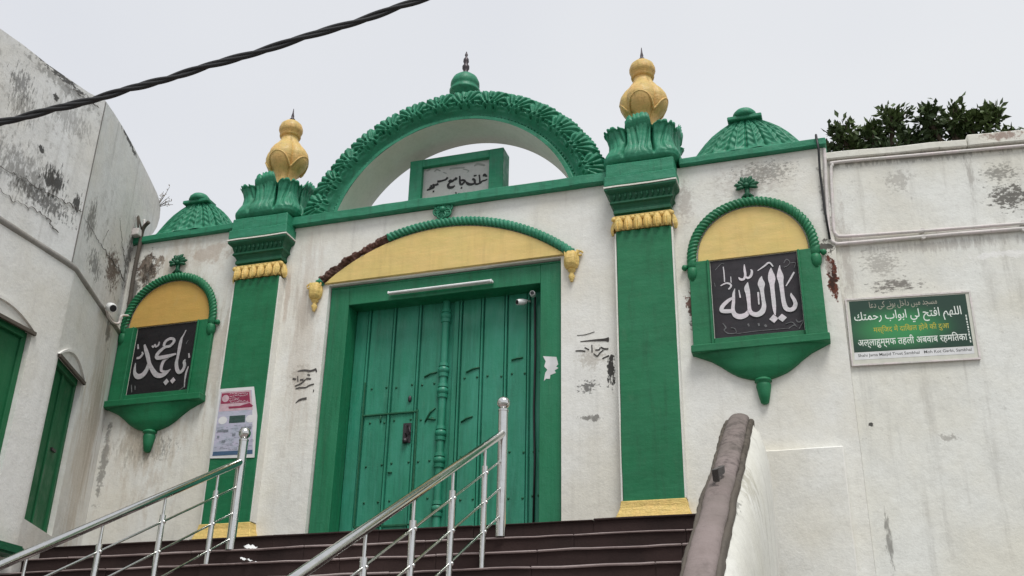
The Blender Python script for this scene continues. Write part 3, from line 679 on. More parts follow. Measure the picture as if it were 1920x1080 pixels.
# ---------------------------------------------------------------- pilasters
def make_pilaster():
    p = part('pilaster', gate, (2.505, 0, -LAND))
    MB().box(-0.318, 0.318, -0.125, -0.001, 0.27, 3.42).build('shaft', MAT['green'], p, True, bevel=0.01, cut=0.35, wob=0.007)
    for s in (-1, 1):
        w = MB().box(min(s * 0.319, s * 0.336), max(s * 0.319, s * 0.336), -0.116, -0.001, 0.30, 3.40)
        w.build('whitewashed_side', MAT['facade'], p, True)
    b = MB()
    pr_ = [(-0.14, 0.335, 0.29), (-0.145, 0.345, 0.22), (-0.21, 0.42, 0.02), (-0.215, 0.425, B0)]
    b.add([q for (y, x, z) in pr_ for q in ((-x, 0, z), (-x, y, z), (x, y, z), (x, 0, z))],
          [(0, 1, 2, 3)] + [(4 * i + j, 4 * i + 4 + j, 4 * i + 5 + j, 4 * i + 1 + j) for i in range(3) for j in range(3)])
    b.build('base', MAT['gold_leaf'], p, True, bevel=0.006)
    # leaf band: a row of convex pointed leaves with a thin rail over it
    lb = MB()
    lb.box(-0.322, 0.322, -0.126, -0.001, 3.43, 3.604)
    def leaf(cx, cy, ang, wd):
        def fn(u, v):
            t = v
            w_ = wd * (0.55 + 0.5 * sin(pi * min(1, t * 0.85 + 0.1)) ** 0.8) * (1 - sst(0.82, 1.0, t) * 0.75)
            a = (u - 0.5) * 2
            d = 0.055 * (1 - a * a) * (0.55 + 0.45 * sin(pi * t)) + 0.028 * t - 0.020 * math.exp(-a * a / 0.03) * sst(0.15, 0.4, t)
            lx, ly, z = a * w_ / 2, -d, 3.585 - 0.185 * t
            return (cx + lx * cos(ang) - ly * sin(ang), cy + lx * sin(ang) + ly * cos(ang), z)
        lb.grid(fn, 8, 10)
    for i in range(6): leaf(-0.28 + 0.112 * i, -0.134, 0, 0.098)
    for s in (-1, 1): leaf(s * 0.324, -0.065, s * pi / 2, 0.106)
    for i in range(7): lb.sphere((-0.336 + 0.112 * i, -0.138, 3.572), 0.034, 8, 6, (0.9, 0.8, 0.9))
    lb.box(-0.335, 0.335, -0.150, -0.001, 3.590, 3.606)
    lb.build('leaf_band', MAT['gold_leaf'], p, True, smooth=True, ang=0.9)
    # capital: stacked rings that widen upward
    c = MB()
    rings = [(3.607, 0.315, -0.12), (3.635, 0.315, -0.12), (3.637, 0.335, -0.155), (3.665, 0.335, -0.155), (3.70, 0.325, -0.145), (3.74, 0.345, -0.17),
             (3.755, 0.37, -0.195), (3.775, 0.365, -0.19), (3.79, 0.355, -0.18), (3.86, 0.375, -0.205), (3.885, 0.405, -0.24), (3.905, 0.42, -0.255), (3.93, 0.42, -0.255)]
    vs, fs = [], []
    for z, x, y in rings: vs += [(-x, 0, z), (-x, y, z), (x, y, z), (x, 0, z)]
    n = len(rings)
    for i in range(n - 1):
        for j in range(3): fs.append((4 * i + j, 4 * i + 1 + j, 4 * i + 5 + j, 4 * i + 4 + j))
    fs += [(0, 3, 2, 1), (4 * n - 4, 4 * n - 3, 4 * n - 2, 4 * n - 1)]
    c.add(vs, fs)
    for i in range(11):          # little carved tongues
        x = -0.32 + 0.064 * i
        c.tube([(x, -0.185, 3.795), (x + 0.012, -0.205, 3.83), (x + 0.012, -0.215, 3.862)], [0.012, 0.017, 0.009], 6)
    c.build('capital', MAT['green_dark'], p, True, bevel=0.004)
    MB().box(-0.424, 0.424, -0.262, 0.10, 3.932, 3.95).build('worn_edge', MAT['facade'], p, True, cut=0.1, wob=0.008)
    ab = MB().box(-0.418, 0.418, -0.26, 0.62, 3.952, 4.085)
    ab.box(-0.40, 0.40, -0.235, 0.62, 4.083, 4.26)
    ab.build('abacus', MAT['green_carved'], p, True, bevel=0.012, cut=0.3, wob=0.006)
    # acanthus urn
    CY = 0.215
    def urn_fn(u, v):
        fi = 2 * pi * u
        t = min(1, v / 0.8)
        s = lerp([(0, 0.385), (0.04, 0.43), (0.12, 0.465), (0.24, 0.475), (0.38, 0.452), (0.55, 0.415), (0.78, 0.405), (0.92, 0.43), (1, 0.462)], t)
        if v > 0.8: s -= 0.9 * (v - 0.8)
        ca, sa = cos(fi), sin(fi)
        k = (abs(ca) ** 5 + abs(sa) ** 5) ** -0.2
        tw = fi + 0.16 * sin(3.4 * t + 0.4) * sst(0.05, 0.4, t) * (1 if (fi / (2 * pi) * 8) % 2 < 1 else -1) * 0.6
        q = abs(((fi / (2 * pi) * 8 + 0.5) % 1) - 0.5) * 2      # 1 at the edge of one of eight broad leaves
        q2 = abs(((tw / (2 * pi) * 48) % 1) - 0.5) * 2
        q4 = abs(((tw / (2 * pi) * 16 + 0.25) % 1) - 0.5) * 2
        q3 = noise.noise(Vector((fi * 2.2, t * 1.5, 4)))
        gl = sst(0.10, 0.4, t)
        d = (-0.10 * sst(0.86, 1.0, q) - 0.008 * sst(0.45, 1.0, q2) - 0.024 * sst(0.80, 1.0, q4) + 0.02 * q3) * gl
        s = s + d * (1 if v <= 0.8 else 0.3)
        side = max(abs(ca), abs(sa))
        tip = 0.075 * (1 - q ** 5) * sst(0.7, 1, t) + 0.13 * sst(0.88, 0.99, side) * sst(0.55, 1, t) - 0.012 * sst(0.5, 1, q2) * sst(0.9, 1, t) - 0.03 * sst(0.8, 1, q4) * sst(0.85, 1, t)
        z = 4.262 + 0.455 * t + tip * (1 if v <= 0.8 else max(0, 1 - (v - 0.8) / 0.08) * 0.8)
        return (s * k * ca * 0.98, CY + s * k * sa, z)
    MB().grid(urn_fn, 384, 44, cu=True).build('acanthus_urn', MAT['green_carved'], p, True, True)
    # yellow bulb finial, four lobes
    f = MB()
    def lob(a, z): return 0.80 + 0.22 * abs(cos(2 * a)) ** 0.5 if z < 5.64 else 1
    prof = [(0.20, 4.70), (0.16, 4.95), (0.15, 5.10), (0.19, 5.16), (0.25, 5.22), (0.288, 5.30), (0.298, 5.38), (0.283, 5.45), (0.243, 5.52), (0.19, 5.58), (0.155, 5.635), (0.130, 5.665), (0.120, 5.70), (0.116, 5.745)]
    f.lathe(prof, (0, CY + 0.03, 0), 64, lob)
    f.lathe([(0.116, 5.735), (0.142, 5.745), (0.147, 5.765), (0.128, 5.778), (0.13, 5.79), (0.152, 5.815), (0.165, 5.85), (0.164, 5.89), (0.145, 5.945), (0.10, 5.99), (0.05, 6.018), (0.02, 6.025)], (0, CY + 0.03, 0), 28)
    for j in range(4):           # raised arched panel on each lobe
        aa = -pi / 2 + j * pi / 2
        pts = []
        for i in range(15):
            tt = pi * i / 14
            la, lz = 0.15 * cos(tt), 5.17 + 0.20 * sin(tt) ** 0.8
            rr = lerp([(b_, a_) for a_, b_ in prof], lz) * 1.0 - 0.06 * (la / 0.16) ** 2
            pts.append((rr * cos(aa) - la * sin(aa), CY + 0.03 + rr * sin(aa) + la * cos(aa), lz))
        f.tube(pts, 0.013, 6)
    fo = f.build('bulb_finial', MAT['gold'], p, True, True, ang=1.1)
    MB().lathe([(0.035, 6.02), (0.04, 6.05), (0.018, 6.075), (0.022, 6.10), (0.012, 6.15), (0.004, 6.23)], (0, CY + 0.03, 0), 10).build('spike', MAT['dark_metal'], p, True, True)
    return p
pil = make_pilaster()
pil2 = copy_tree(pil, gate)
pil2.location = (-2.475, 0, -LAND)

# ---------------------------------------------------------------- carved half domes on the wings
def make_dome():
    p = part('wing_dome', gate, (3.725, 0.15, 4.318 - LAND))
    tab = [(0, 0.745), (0.03, 0.66), (0.08, 0.60), (0.16, 0.545), (0.26, 0.47), (0.35, 0.385), (0.43, 0.28), (0.50, 0.17)]
    NL = 16
    def fn(u, v):
        fi = 2 * pi * u
        z = 0.52 * (1 - (1 - v) ** 1.25)
        r = lerp(tab, z)
        a = (u * NL) % 1 - 0.5
        q = abs(a) * 2
        hb = sin(2 * pi * (v * 6.5 - 1.1 * q))
        d = -0.060 * sst(0.78, 1.0, q) + 0.017 * hb * (1 - 0.6 * q) * sst(0.06, 0.16, q) + 0.026 * math.exp(-q * q / 0.008) - 0.02 * sst(0.1, 0.2, q)
        d *= sst(0.0, 0.12, v) * (1 - 0.5 * v)
        sc = 0.012 * cos(2 * pi * a) * (1 - sst(0, 0.15, v))
        return (cos(fi) * (r + d + sc), sin(fi) * (r * 0.29 + (d + sc) * 0.8), z - 0.35 * d * sin(min(1, v * 2)))
    MB().grid(fn, NL * 24, 52, cu=True).build('carved_dome', MAT['green_carved'], p, True, True)
    MB().box(-0.20, 0.20, -0.10, 0.12, 0.487, 0.54).build('slab', MAT['green_carved'], p, True, bevel=0.01)
    MB().lathe([(0.13, 0.535), (0.145, 0.56), (0.135, 0.60), (0.105, 0.635), (0.06, 0.66), (0.015, 0.668)], n=20).build('cap', MAT['green_carved'], p, True, True)
    return p
dm = make_dome()
dm2 = copy_tree(dm, gate)
dm2.location.x = -3.725

# ---------------------------------------------------------------- name box under the arch
nb = MB()
nx0, nx1, nz0, nz1 = -0.69, 0.62, 4.255, 5.155
ix0, ix1, iz1 = -0.515, 0.425, 5.04
nb.box(nx0, ix0, 0.40, 0.65, nz0, nz1).box(ix1, nx1, 0.40, 0.65, nz0, nz1).box(ix0, ix1, 0.40, 0.65, iz1, nz1).box(ix0, ix1, 0.40, 0.65, nz0, nz0 + 0.16)
nbo = nb.build('name_box', MAT['green_carved'], gate, bevel=0.006)
MB().box(ix0, ix1, 0.465, 0.60, nz0 + 0.16, iz1).build('name_slab', MAT['marble'], nbo)
def yplane(y): return lambda a, b, h: (a, y - h, b)
MB().strokes([[(x, z, w * 1.35) for x, z, w in q] for q in INK_PLAQUE], yplane(0.464), 0.003, 0.008).build('name_lettering', MAT['ink'], nbo)
MB().strokes(INK_PLAQUE_FAINT, yplane(0.464), 0.002, 0.006).build('faded_ornament', MAT['faint'], nbo)

# ---------------------------------------------------------------- door head: ochre field, rope arch, brackets
RA = (1.64 ** 2 + 0.64 ** 2) / (2 * 0.64)
ZA = 3.905 - RA
HA = math.asin(1.64 / RA)
RT = (1.56 ** 2 + 0.575 ** 2) / (2 * 0.575)
ZT = 3.835 - RT
HT = math.asin(1.56 / RT)
tp = [(RT * sin(HT * (1 - 2 * i / 40)), ZT + RT * cos(HT * (1 - 2 * i / 40))) for i in range(41)]
MB().xz(tp, -0.035, 0.05).build('ochre_tympanum', MAT['ochre'], gate, bevel=0.006)
def rope(pts, r, twist=46, n=18):
    m = MB().tube(pts, r, n, lambda L, a: 1 + 0.24 * (abs(cos(1.5 * a - L * twist * 1.5)) ** 0.7 - 0.55) * 2)
    y0 = sum(p[1] for p in pts) / len(pts)
    return m.xform(lambda x, y, z: (x, y0 + (y - y0) * 0.75, z))
def arc(r, zc, a0, a1, n, y, cx=0):
    return [(cx + r * sin(a0 + (a1 - a0) * i / n), y, zc + r * cos(a0 + (a1 - a0) * i / n)) for i in range(n + 1)]
ab_ = -0.41 * HA
rope(arc(RA, ZA, ab_, HA, 320, -0.035), 0.049, 38).build('rope_moulding', MAT['green_carved'], gate, smooth=True)
bk = MB().tube(arc(RA, ZA, -HA * 0.97, ab_ + 0.01, 120, -0.006), 0.058, 10,
               lambda L, a: 0.85 + 0.9 * noise.noise(Vector((L * 9, cos(a) * 1.5, sin(a) * 1.5))) + 0.4 * noise.noise(Vector((L * 31, cos(a) * 3, sin(a) * 3))))
bk.build('broken_moulding', MAT['broken'], gate)
rope(arc(RA, ZA, -HA, -HA * 0.965, 14, -0.03), 0.05, 30).build('rope_moulding', MAT['green_carved'], gate, smooth=True)
def bracket(x):
    b = MB()
    y = -0.05
    b.lathe([(0.02, 2.90), (0.03, 2.93), (0.045, 2.965), (0.03, 2.99), (0.028, 3.015), (0.05, 3.03), (0.055, 3.045), (0.04, 3.055), (0.075, 3.075), (0.092, 3.12), (0.095, 3.18), (0.082, 3.24), (0.07, 3.27)],
            (x, -0.03, 0), 24, lambda a, z: (0.78 + 0.2 * abs(cos(3 * a)) ** 0.6 if z > 3.055 else 0.85))
    for s in (-1, 1):
        b.tube([(x + s * 0.06, y, 3.10), (x + s * 0.062, y - 0.02, 3.2), (x + s * 0.075, y, 3.285)], 0.014, 6)
    s = 1 if x > 0 else -1
    b.tube([(x + s * (0.105 + 0.026 * cos(t)), -0.03, 3.25 + 0.026 * sin(t)) for t in [k * 0.5 for k in range(12)]], 0.012, 6)
    b.tube([(x + s * 0.07, -0.03, 3.27), (x + s * 0.10, -0.03, 3.285)], 0.014, 6)
    b.build('bracket', MAT['gold_leaf'], gate, smooth=True, ang=1.0)
bracket(-1.665); bracket(1.635)
def rosette(name, x, z, r, parent, stem):
    f = MB()
    for k in range(6):
        a = 2 * pi * k / 6 + 0.3
        f.sphere((x + 0.58 * r * cos(a), -0.035, z + 0.58 * r * sin(a)), 0.40 * r, 8, 6, (1, 0.6, 1))
        f.tube([(x + 0.58 * r * cos(a) + 0.44 * r * cos(q), -0.055, z + 0.58 * r * sin(a) + 0.44 * r * sin(q)) for q in [2 * pi * i / 10 for i in range(10)]], 0.10 * r, 5, closed=True)
    f.sphere((x, -0.06, z), 0.33 * r, 8, 6)
    f.tube([(x, -0.02, z), (x, -0.02, z - stem)], 0.3 * r, 8)
    return f.build(name, MAT['green_carved'], parent, smooth=True)
rosette('rosette', 0.0, 4.075, 0.125, gate, 0.14)

# ---------------------------------------------------------------- double door
df = MB()
YF, YL = 0.055, 0.30
IX, IZ = 1.235, 2.97
df.box(-DW + 0.012, -IX, YF, YL + 0.06, B0, DT - 0.012).box(IX, DW - 0.012, YF, YL + 0.06, B0, DT - 0.012)
df.box(-IX, IX, YF, YL + 0.06, IZ, DT - 0.012)
df.box(-DW + 0.012, DW - 0.012, YF - 0.012, YF - 0.001, IZ + 0.235, DT - 0.014)
dfo = df.build('door_frame', MAT['green_frame'], gate, bevel=0.008, cut=0.5, wob=0.004)
MB().box(-IX, IX, YF + 0.10, YL + 0.06, B0, 0.06).build('door_sill', MAT['green_door'], gate)
LTOP, LBOT = 3.12, 0.065
def leaf(x0, x1, seams, wicket):
    b = MB()
    xs = [x0] + seams + [x1]
    for a, c in zip(xs, xs[1:]):
        b.box(a + 0.006, c - 0.046, YL, YL + 0.04, LBOT, LTOP)
    b.box(x0 - (0.034 if x0 > 0 else 0), x1, YL + 0.024 + (0.006 if x0 > 0 else 0), YL + 0.055, LBOT, LTOP)
    for x in seams:                                      # pair of thin cover beads beside each seam
        b.box(x - 0.033, x - 0.009, YL - 0.016, YL + 0.023, LBOT + 0.02, LTOP)
    return b
stx = random.Random(3)
def studs(b, x0, x1, seams, zs):
    xs = [x0] + seams + [x1]
    for z in zs:
        for a, c in zip(xs, xs[1:]):
            for x in (a + 0.055, c - 0.07):
                b.sphere((x + stx.uniform(-.01, .01), YL - 0.002, z + stx.uniform(-.012, .012)), 0.015, 7, 5, (1, 0.7, 1))
sL = [-1.025, -0.685, -0.345]
lo = leaf(-IX, 0.05, sL, True).build('door_leaf', MAT['green_door'], gate, bevel=0.005)
b = MB(); studs(b, -1.0, -0.08, sL[1:], (1.93, 1.50, 0.98, 0.55)); b.build('studs', MAT['green_dark'], lo, smooth=True)
sR = [0.185, 0.465, 0.765, 1.045]
ro = leaf(0.072, IX, sR, False).build('door_leaf', MAT['green_door'], gate, bevel=0.005)
b = MB(); studs(b, 0.185, IX, sR[1:], (1.95, 1.02, 0.5)); b.build('studs', MAT['green_dark'], ro, smooth=True)
# wicket door set into the left leaf
wk = MB().box(-1.035, -0.325, YL - 0.022, YL - 0.001, 1.585, 1.605).box(-1.05, -1.03, YL - 0.018, YL - 0.001, 0.27, 2.02).box(-0.345, -0.322, YL - 0.018, YL - 0.001, 0.27, 1.62)
wk.box(-1.05, -0.32, YL - 0.016, YL - 0.001, 0.25, 0.275)
wk.build('wicket_frame', MAT['green_dark'], lo, bevel=0.003)
lk = MB()
lk.box(-0.50, -0.40, YL - 0.014, YL - 0.001, 1.22, 1.46)
lk.tube([(-0.45, YL - 0.015, 1.44), (-0.45, YL - 0.05, 1.41), (-0.45, YL - 0.05, 1.33), (-0.45, YL - 0.015, 1.30)], 0.012, 6)
lk.sphere((-0.46, YL - 0.03, 1.24), 0.035, 8, 6)
lk.tube([(-0.42, YL - 0.03, 1.40), (-0.395, YL - 0.045, 1.34), (-0.42, YL - 0.04, 1.31)], 0.010, 6)
lk.build('lock', MAT['dark_metal'], lo, smooth=True, ang=0.7)
MB().sphere((-0.44, YL - 0.01, 1.76), 0.03, 8, 6, (0.8, 0.7, 1.4)).build('peephole', MAT['dark_metal'], lo, smooth=True)
# turned cover post down the meeting edge
ap = [(0.04, LBOT)]
prof = []
def ring(z): return [(0.046, z - 0.09), (0.058, z - 0.085), (0.062, z - 0.045), (0.05, z - 0.04), (0.066, z - 0.02), (0.068, z), (0.066, z + 0.02), (0.05, z + 0.04), (0.062, z + 0.045), (0.058, z + 0.085), (0.046, z + 0.09)]
prof = [(0.05, LBOT)] + ring(0.42) + ring(0.98) + ring(1.30) + ring(1.82) + ring(2.08) + ring(2.78) + [(0.05, LTOP)]
MB().lathe(prof, (-0.025, YL - 0.012, 0), 16).build('meeting_post', MAT['green_door'], lo, smooth=True, ang=0.8)
nl = MB()                                                # bent nails and gouges
for (x, z, dx, dz) in [(-0.27, 2.02, 0.16, 0.05), (-0.23, 1.46, 0.12, 0.16), (-0.20, 1.50, 0.10, -0.02), (-0.28, 0.60, 0.09, 0.03), (0.26, 2.03, 0.17, 0.05), (0.22, 1.42, 0.14, 0.06), (0.82, 2.13, 0.14, 0.02), (-0.80, 1.60, 0.0, -0.10), (-0.66, 0.88, 0.05, 0.0)]:
    nl.tube([(x, YL - 0.006, z), (x + dx * 0.5, YL - 0.014, z + dz * 0.7), (x + dx, YL - 0.005, z + dz)], 0.010, 6)
nl.build('bent_nails', MAT['green_dark'], lo, smooth=True)

# ---------------------------------------------------------------- niches
def make_niche(cx, och, label=None):
    p = part('niche', gate, (cx, 0, -LAND))
    hw = 0.60
    z0, za = 2.965, 3.575
    RN = (hw ** 2 + (za - z0) ** 2) / (2 * (za - z0))
    pts = []
    for i in range(33):
        t = pi * i / 32
        pts.append((hw * cos(t), z0 + (za - z0) * sin(t) ** 0.92))
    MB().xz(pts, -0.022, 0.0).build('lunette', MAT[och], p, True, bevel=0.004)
    for s in (-1, 1):
        fr = MB()
        a, b = sorted((s * 0.475, s * 0.70))
        fr.box(a, b, -0.06, 0.0, 1.93, 2.955)
        a, b = sorted((s * 0.475, s * 0.50))
        fr.box(a, b, -0.085, -0.055, 1.935, 2.95)
        fr.build('side_frame', MAT['green'], p, True, bevel=0.006)
    MB().box(-0.475, 0.475, -0.045, 0.0, 1.93, 2.02).build('bottom_rail', MAT['green'], p, True, bevel=0.004)
    rp = [(s_ * 0.655, -0.035, z) for s_, z in ()]
    pp = [(0.665, -0.04, 2.86), (0.665, -0.04, 2.93)]
    for i in range(241):
        t = pi * i / 240
        pp.append((0.665 * cos(t), -0.04, 2.96 + 0.675 * sin(t) ** 0.92))
    pp += [(-0.665, -0.04, 2.93), (-0.665, -0.04, 2.86)]
    rope(pp, 0.047, 44).build('rope_moulding', MAT['green'], p, True, True)
    for s in (-1, 1):
        kn = MB()
        kn.sphere((s * 0.75, -0.04, 2.90), 0.035, 8, 6)
        kn.tube([(s * 0.70, -0.03, 2.93), (s * 0.75, -0.04, 2.90)], 0.018, 6)
        kn.lathe([(0.03, 2.72), (0.055, 2.78), (0.06, 2.84), (0.05, 2.88)], (s * 0.665, -0.035, 0), 10)
        kn.build('end_knob', MAT['green'], p, True, True)
    fl = MB()
    for k in range(9):
        a = pi * (-0.06 + 1.12 * k / 8)
        L = 0.125 + 0.02 * (k % 2)
        dx, dz = cos(a), sin(a)
        fl.tube([(0.02 * dx, -0.03, 3.83), (0.5 * L * dx, -0.05, 3.83 + 0.5 * L * dz), (0.8 * L * dx, -0.045, 3.83 + 0.8 * L * dz), (L * dx, -0.03, 3.83 + L * dz)], [0.012, 0.022, 0.024, 0.006], 7)
    fl.sphere((0, -0.045, 3.845), 0.035, 8, 6)
    fl.tube([(0, -0.02, 3.84), (0, -0.02, 3.66)], [0.03, 0.022], 8)
    fl.tube([(-0.06, -0.02, 3.70), (0, -0.03, 3.755), (0.06, -0.02, 3.70)], 0.018, 6)
    fl.build('leaf_finial', MAT['green_dark'], p, True, True)
    MB().box(-0.715, 0.715, -0.145, 0.0, 1.845, 1.93).build('sill', MAT['green'], p, True, bevel=0.008, cut=0.3, wob=0.005)
    tab = [(0, 0.695), (0.03, 0.63), (0.08, 0.52), (0.15, 0.42), (0.22, 0.335), (0.28, 0.24), (0.32, 0.12), (0.335, 0.06)]
    def cfn(u, v):
        z = 0.335 * v
        w = lerp(tab, z)
        d = lerp([(0, 0.135), (0.1, 0.115), (0.22, 0.10), (0.335, 0.055)], z)
        a = pi * u
        return (w * cos(a), -d * sin(a) ** 0.6 - 0.0005, 1.846 - z)
    MB().grid(cfn, 40, 16).build('corbel', MAT['green'], p, True, True)
    MB().lathe([(0.055, 1.53), (0.085, 1.515), (0.09, 1.49), (0.065, 1.478), (0.075, 1.46), (0.078, 1.44), (0.06, 1.34), (0.042, 1.26), (0.02, 1.245)], (0, -0.025, 0), 18).build('pendant', MAT['green'], p, True, True)
    return p
make_niche(3.69, 'ochre')
make_niche(-3.77, 'ochre_part_shade')

# ---------------------------------------------------------------- painted scrawls on the plaster
MB().strokes(SCRAWL_RIGHT, yplane(-0.002), 0.002, 0.006).build('painted_scrawl', MAT['scrawl'], gate)
MB().strokes(SCRAWL_LEFT, yplane(-0.002), 0.002, 0.006).build('painted_scrawl', MAT['scrawl'], gate)

# ================================================================== CALLIGRAPHY PANELS, LAMP, CAMERAS
def panel(x0, x1, z0, z1, ink, dots, thin, mat, label, cat='plaque'):
    t = thing('calligraphy_panel', label, cat, ((x0 + x1) / 2, -0.004, z0), 'calligraphy panels in the niches')
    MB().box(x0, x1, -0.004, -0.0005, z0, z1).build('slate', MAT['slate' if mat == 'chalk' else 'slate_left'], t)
    m = MB().strokes(ink, yplane(-0.0045), 0.003, 0.006)
    for x, z, w, h in dots: diamond(m, x, z, w, h, yplane(-0.0045), 0.008)
    m.build('lettering', MAT[mat], t)
    MB().strokes(thin, yplane(-0.0045), 0.002, 0.005).build('ornament', MAT['chalk_dim'], t)
    return t
panel(3.222, 4.158, 2.022, 2.958, INK_RIGHT, DOTS_RIGHT, INK_RIGHT_THIN, 'chalk', 'black panel with broad white calligraphy in the niche beside the green board')
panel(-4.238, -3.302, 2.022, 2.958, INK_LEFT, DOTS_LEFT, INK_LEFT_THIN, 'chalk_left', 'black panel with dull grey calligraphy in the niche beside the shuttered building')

t = thing('tube_light', 'white fluorescent tube lamp fixed under the door lintel', 'lamp', (-0.02, 0, 3.04))
MB().box(-0.69, 0.66, 0.004, 0.040, 3.028, 3.055).build('batten', MAT['white_plastic'], t, bevel=0.004)
MB().tube([(-0.665, -0.012, 3.037), (0.635, -0.012, 3.043)], 0.016, 10).build('tube', MAT['white_plastic'], t, smooth=True, ang=0.8)
for x in (-0.675, 0.645):
    MB().box(x - 0.010, x + 0.010, -0.026, 0.003, 3.024, 3.058).build('lamp_holder', MAT['white_plastic'], t, bevel=0.003)

def dome_camera(c, d, label, k=1.0):
    """two small camera heads on a bracket; d = facing"""
    t = thing('camera_or_floodlight', label, 'camera', c, 'security cameras')
    c, d = Vector(c), Vector(d).normalized()
    sd = d.cross(Vector((0, 0, 1))).normalized()
    MB().tube([c - d * 0.10 * k, c - d * 0.02 * k + Vector((0, 0, .02)), c], 0.014 * k, 8).build('bracket', MAT['white_plastic'], t, smooth=True)
    MB().tube([c - d * 0.02 * k, c + d * 0.02 * k, c + d * 0.10 * k, c + d * 0.13 * k], [0.03 * k, 0.045 * k, 0.045 * k, 0.038 * k], 16).build('housing', MAT['white_plastic'], t, smooth=True, ang=0.8)
    MB().tube([c + d * 0.128 * k, c + d * 0.134 * k], 0.032 * k, 14).build('lens', MAT['black'], t)
    return t
dome_camera((1.00, 0.20, 2.815), (-0.75, -0.9, -0.35), 'small white camera at the top right corner of the double door, lower of the pair', 0.85)
dome_camera((1.11, 0.19, 2.885), (0.15, -1, -0.15), 'small white camera at the top right corner of the double door, upper of the pair', 0.75)
t = tag(MB().tube([(1.12, 0.24, 2.88), (1.105, 0.272, 2.78), (1.115, 0.277, 2.2), (1.105, 0.277, 1.5), (1.12, 0.277, 0.9), (1.11, 0.277, 0.07)], 0.013, 8).build('camera_cable', MAT['black'], smooth=True),
        'thin black cable hanging down the right leaf of the double door', 'cable')

# torn white paper on the right door jamb
def sheet(name, poly, y, th, mat, parent=None):
    return MB().xz(poly, y - th, y).build(name, mat, parent)
pp = [(1.272, 2.045), (1.43, 2.02), (1.452, 1.93), (1.428, 1.905), (1.455, 1.885), (1.41, 1.86), (1.425, 1.83), (1.36, 1.81), (1.355, 1.765), (1.31, 1.77), (1.285, 1.745), (1.30, 1.84), (1.325, 1.875), (1.288, 1.92), (1.305, 1.98)]
tag(sheet('torn_paper', pp, YF - 0.0005, 0.0025, MAT['paper']), 'torn scrap of white paper pasted on the right door jamb', 'paper')

# ================================================================== POSTER ON THE LEFT PILASTER
YP = -0.136
MAT['pink'] = paint('crimson_print', (0.26, 0.03, 0.075, 1), 0.5, 0.4, 0.2, 6.0, 0.0, (0.16, 0.01, 0.04, 1))
MAT['pale_pink'] = plain('pale_pink_print', (0.62, 0.44, 0.49, 1), 0.6, 0, 0.25, 14)
MAT['poster'] = paint('pale_blue_poster_paper', (0.42, 0.46, 0.54, 1), 0.55, 0.3, 0.08, 4.0, 0.1, (0.34, 0.37, 0.45, 1))
MAT['poster_green'] = paint('dark_green_print', (0.035, 0.085, 0.070, 1), 0.5, 0.6, 0.3, 12.0, 0.0)
MAT['poster_blue'] = paint('blue_print', (0.05, 0.115, 0.19, 1), 0.5, 0.4, 0.2, 6.0, 0.0)
MAT['poster_grey'] = plain('grey_print', (0.22, 0.24, 0.28, 1), 0.6, 0, 0.3, 30)
po = thing('poster', 'white paper poster with crimson heading pasted on the left green pilaster', 'poster', (-2.5, YP, 1.06))
PQ = [(-2.79, 1.075), (-2.79, 1.945), (-2.31, 1.935), (-2.215, 1.56), (-2.185, 1.045)]
sheet('sheet', PQ, YP + 0.002, 0.002, MAT['paper'], po)
def PU(u, v):      # u 0..1 across, v 0..1 down, over the printed field
    zl = 1.93 - 0.84 * v
    xr = lerp([(0, -2.335), (0.42, -2.24), (1, -2.205)], v)
    return (-2.765 + (xr + 2.765) * u, zl - 0.012 * u)
def pblock(poly, mat, nm, lift):
    o = sheet(nm, [PU(u, v) for u, v in poly], YP - 0.0005 * lift, 0.0006, mat, po)
def rect(u0, u1, v0, v1): return [(u0, v1), (u0, v0), (u1, v0), (u1, v1)]
pblock(rect(0.01, 0.99, 0.03, 0.985), MAT['poster'], 'print_field', 1)
pblock(rect(0.03, 0.95, 0.03, 0.33), MAT['pale_pink'], 'heading', 2)
pblock(rect(0.05, 0.90, 0.055, 0.215), MAT['pink'], 'heading', 4)
pblock([(0.06 + 0.12 + 0.105 * cos(a), 0.135 + 0.055 * sin(a)) for a in [-2 * pi * k / 20 for k in range(20)]], MAT['pale_pink'], 'seal', 6)
pblock([(0.30, 0.295), (0.28, 0.262), (0.60, 0.262), (0.88, 0.225), (0.97, 0.27), (0.93, 0.292)], MAT['pink'], 'ribbon', 4)
pblock(rect(0.33, 0.74, 0.405, 0.515), MAT['poster_green'], 'picture', 3)
for cx in (0.16, 0.87):
    pblock([(cx + 0.115 * cos(a), 0.465 + 0.058 * sin(a)) for a in [-2 * pi * k / 20 for k in range(20)]], MAT['paper'], 'roundel', 3)
pblock(rect(0.02, 0.98, 0.925, 0.985), MAT['poster_blue'], 'foot_strip', 3)
pr = random.Random(5)
tx = MB()
def pl_poster(a, b, h):
    x, z = PU(a, b)
    return (x, YP - 0.0038 - h, z)
for v in [0.555 + 0.022 * k for k in range(17)]:
    u = 0.04
    while u < 0.93:
        w = pr.uniform(0.03, 0.09)
        if pr.random() < 0.40: tx.strokes([[(u, v, 0.004), (u + w, v, 0.004)]], pl_poster, 0.0003, 0.004)
        u += w + 0.02
for (u, v, w) in [(0.06, 0.62, .16), (0.22, 0.625, .12), (0.66, 0.60, .1), (0.82, 0.60, .1), (0.45, 0.69, .08), (0.07, 0.71, .06), (0.2, 0.78, .09), (0.85, 0.68, .06)]:
    tx.strokes([[(u, v, 0.035), (u + w, v, 0.035)]], pl_poster, 0.0004, 0.03)
tx.build('small_print', MAT['poster_grey'], po)
hd = MB()
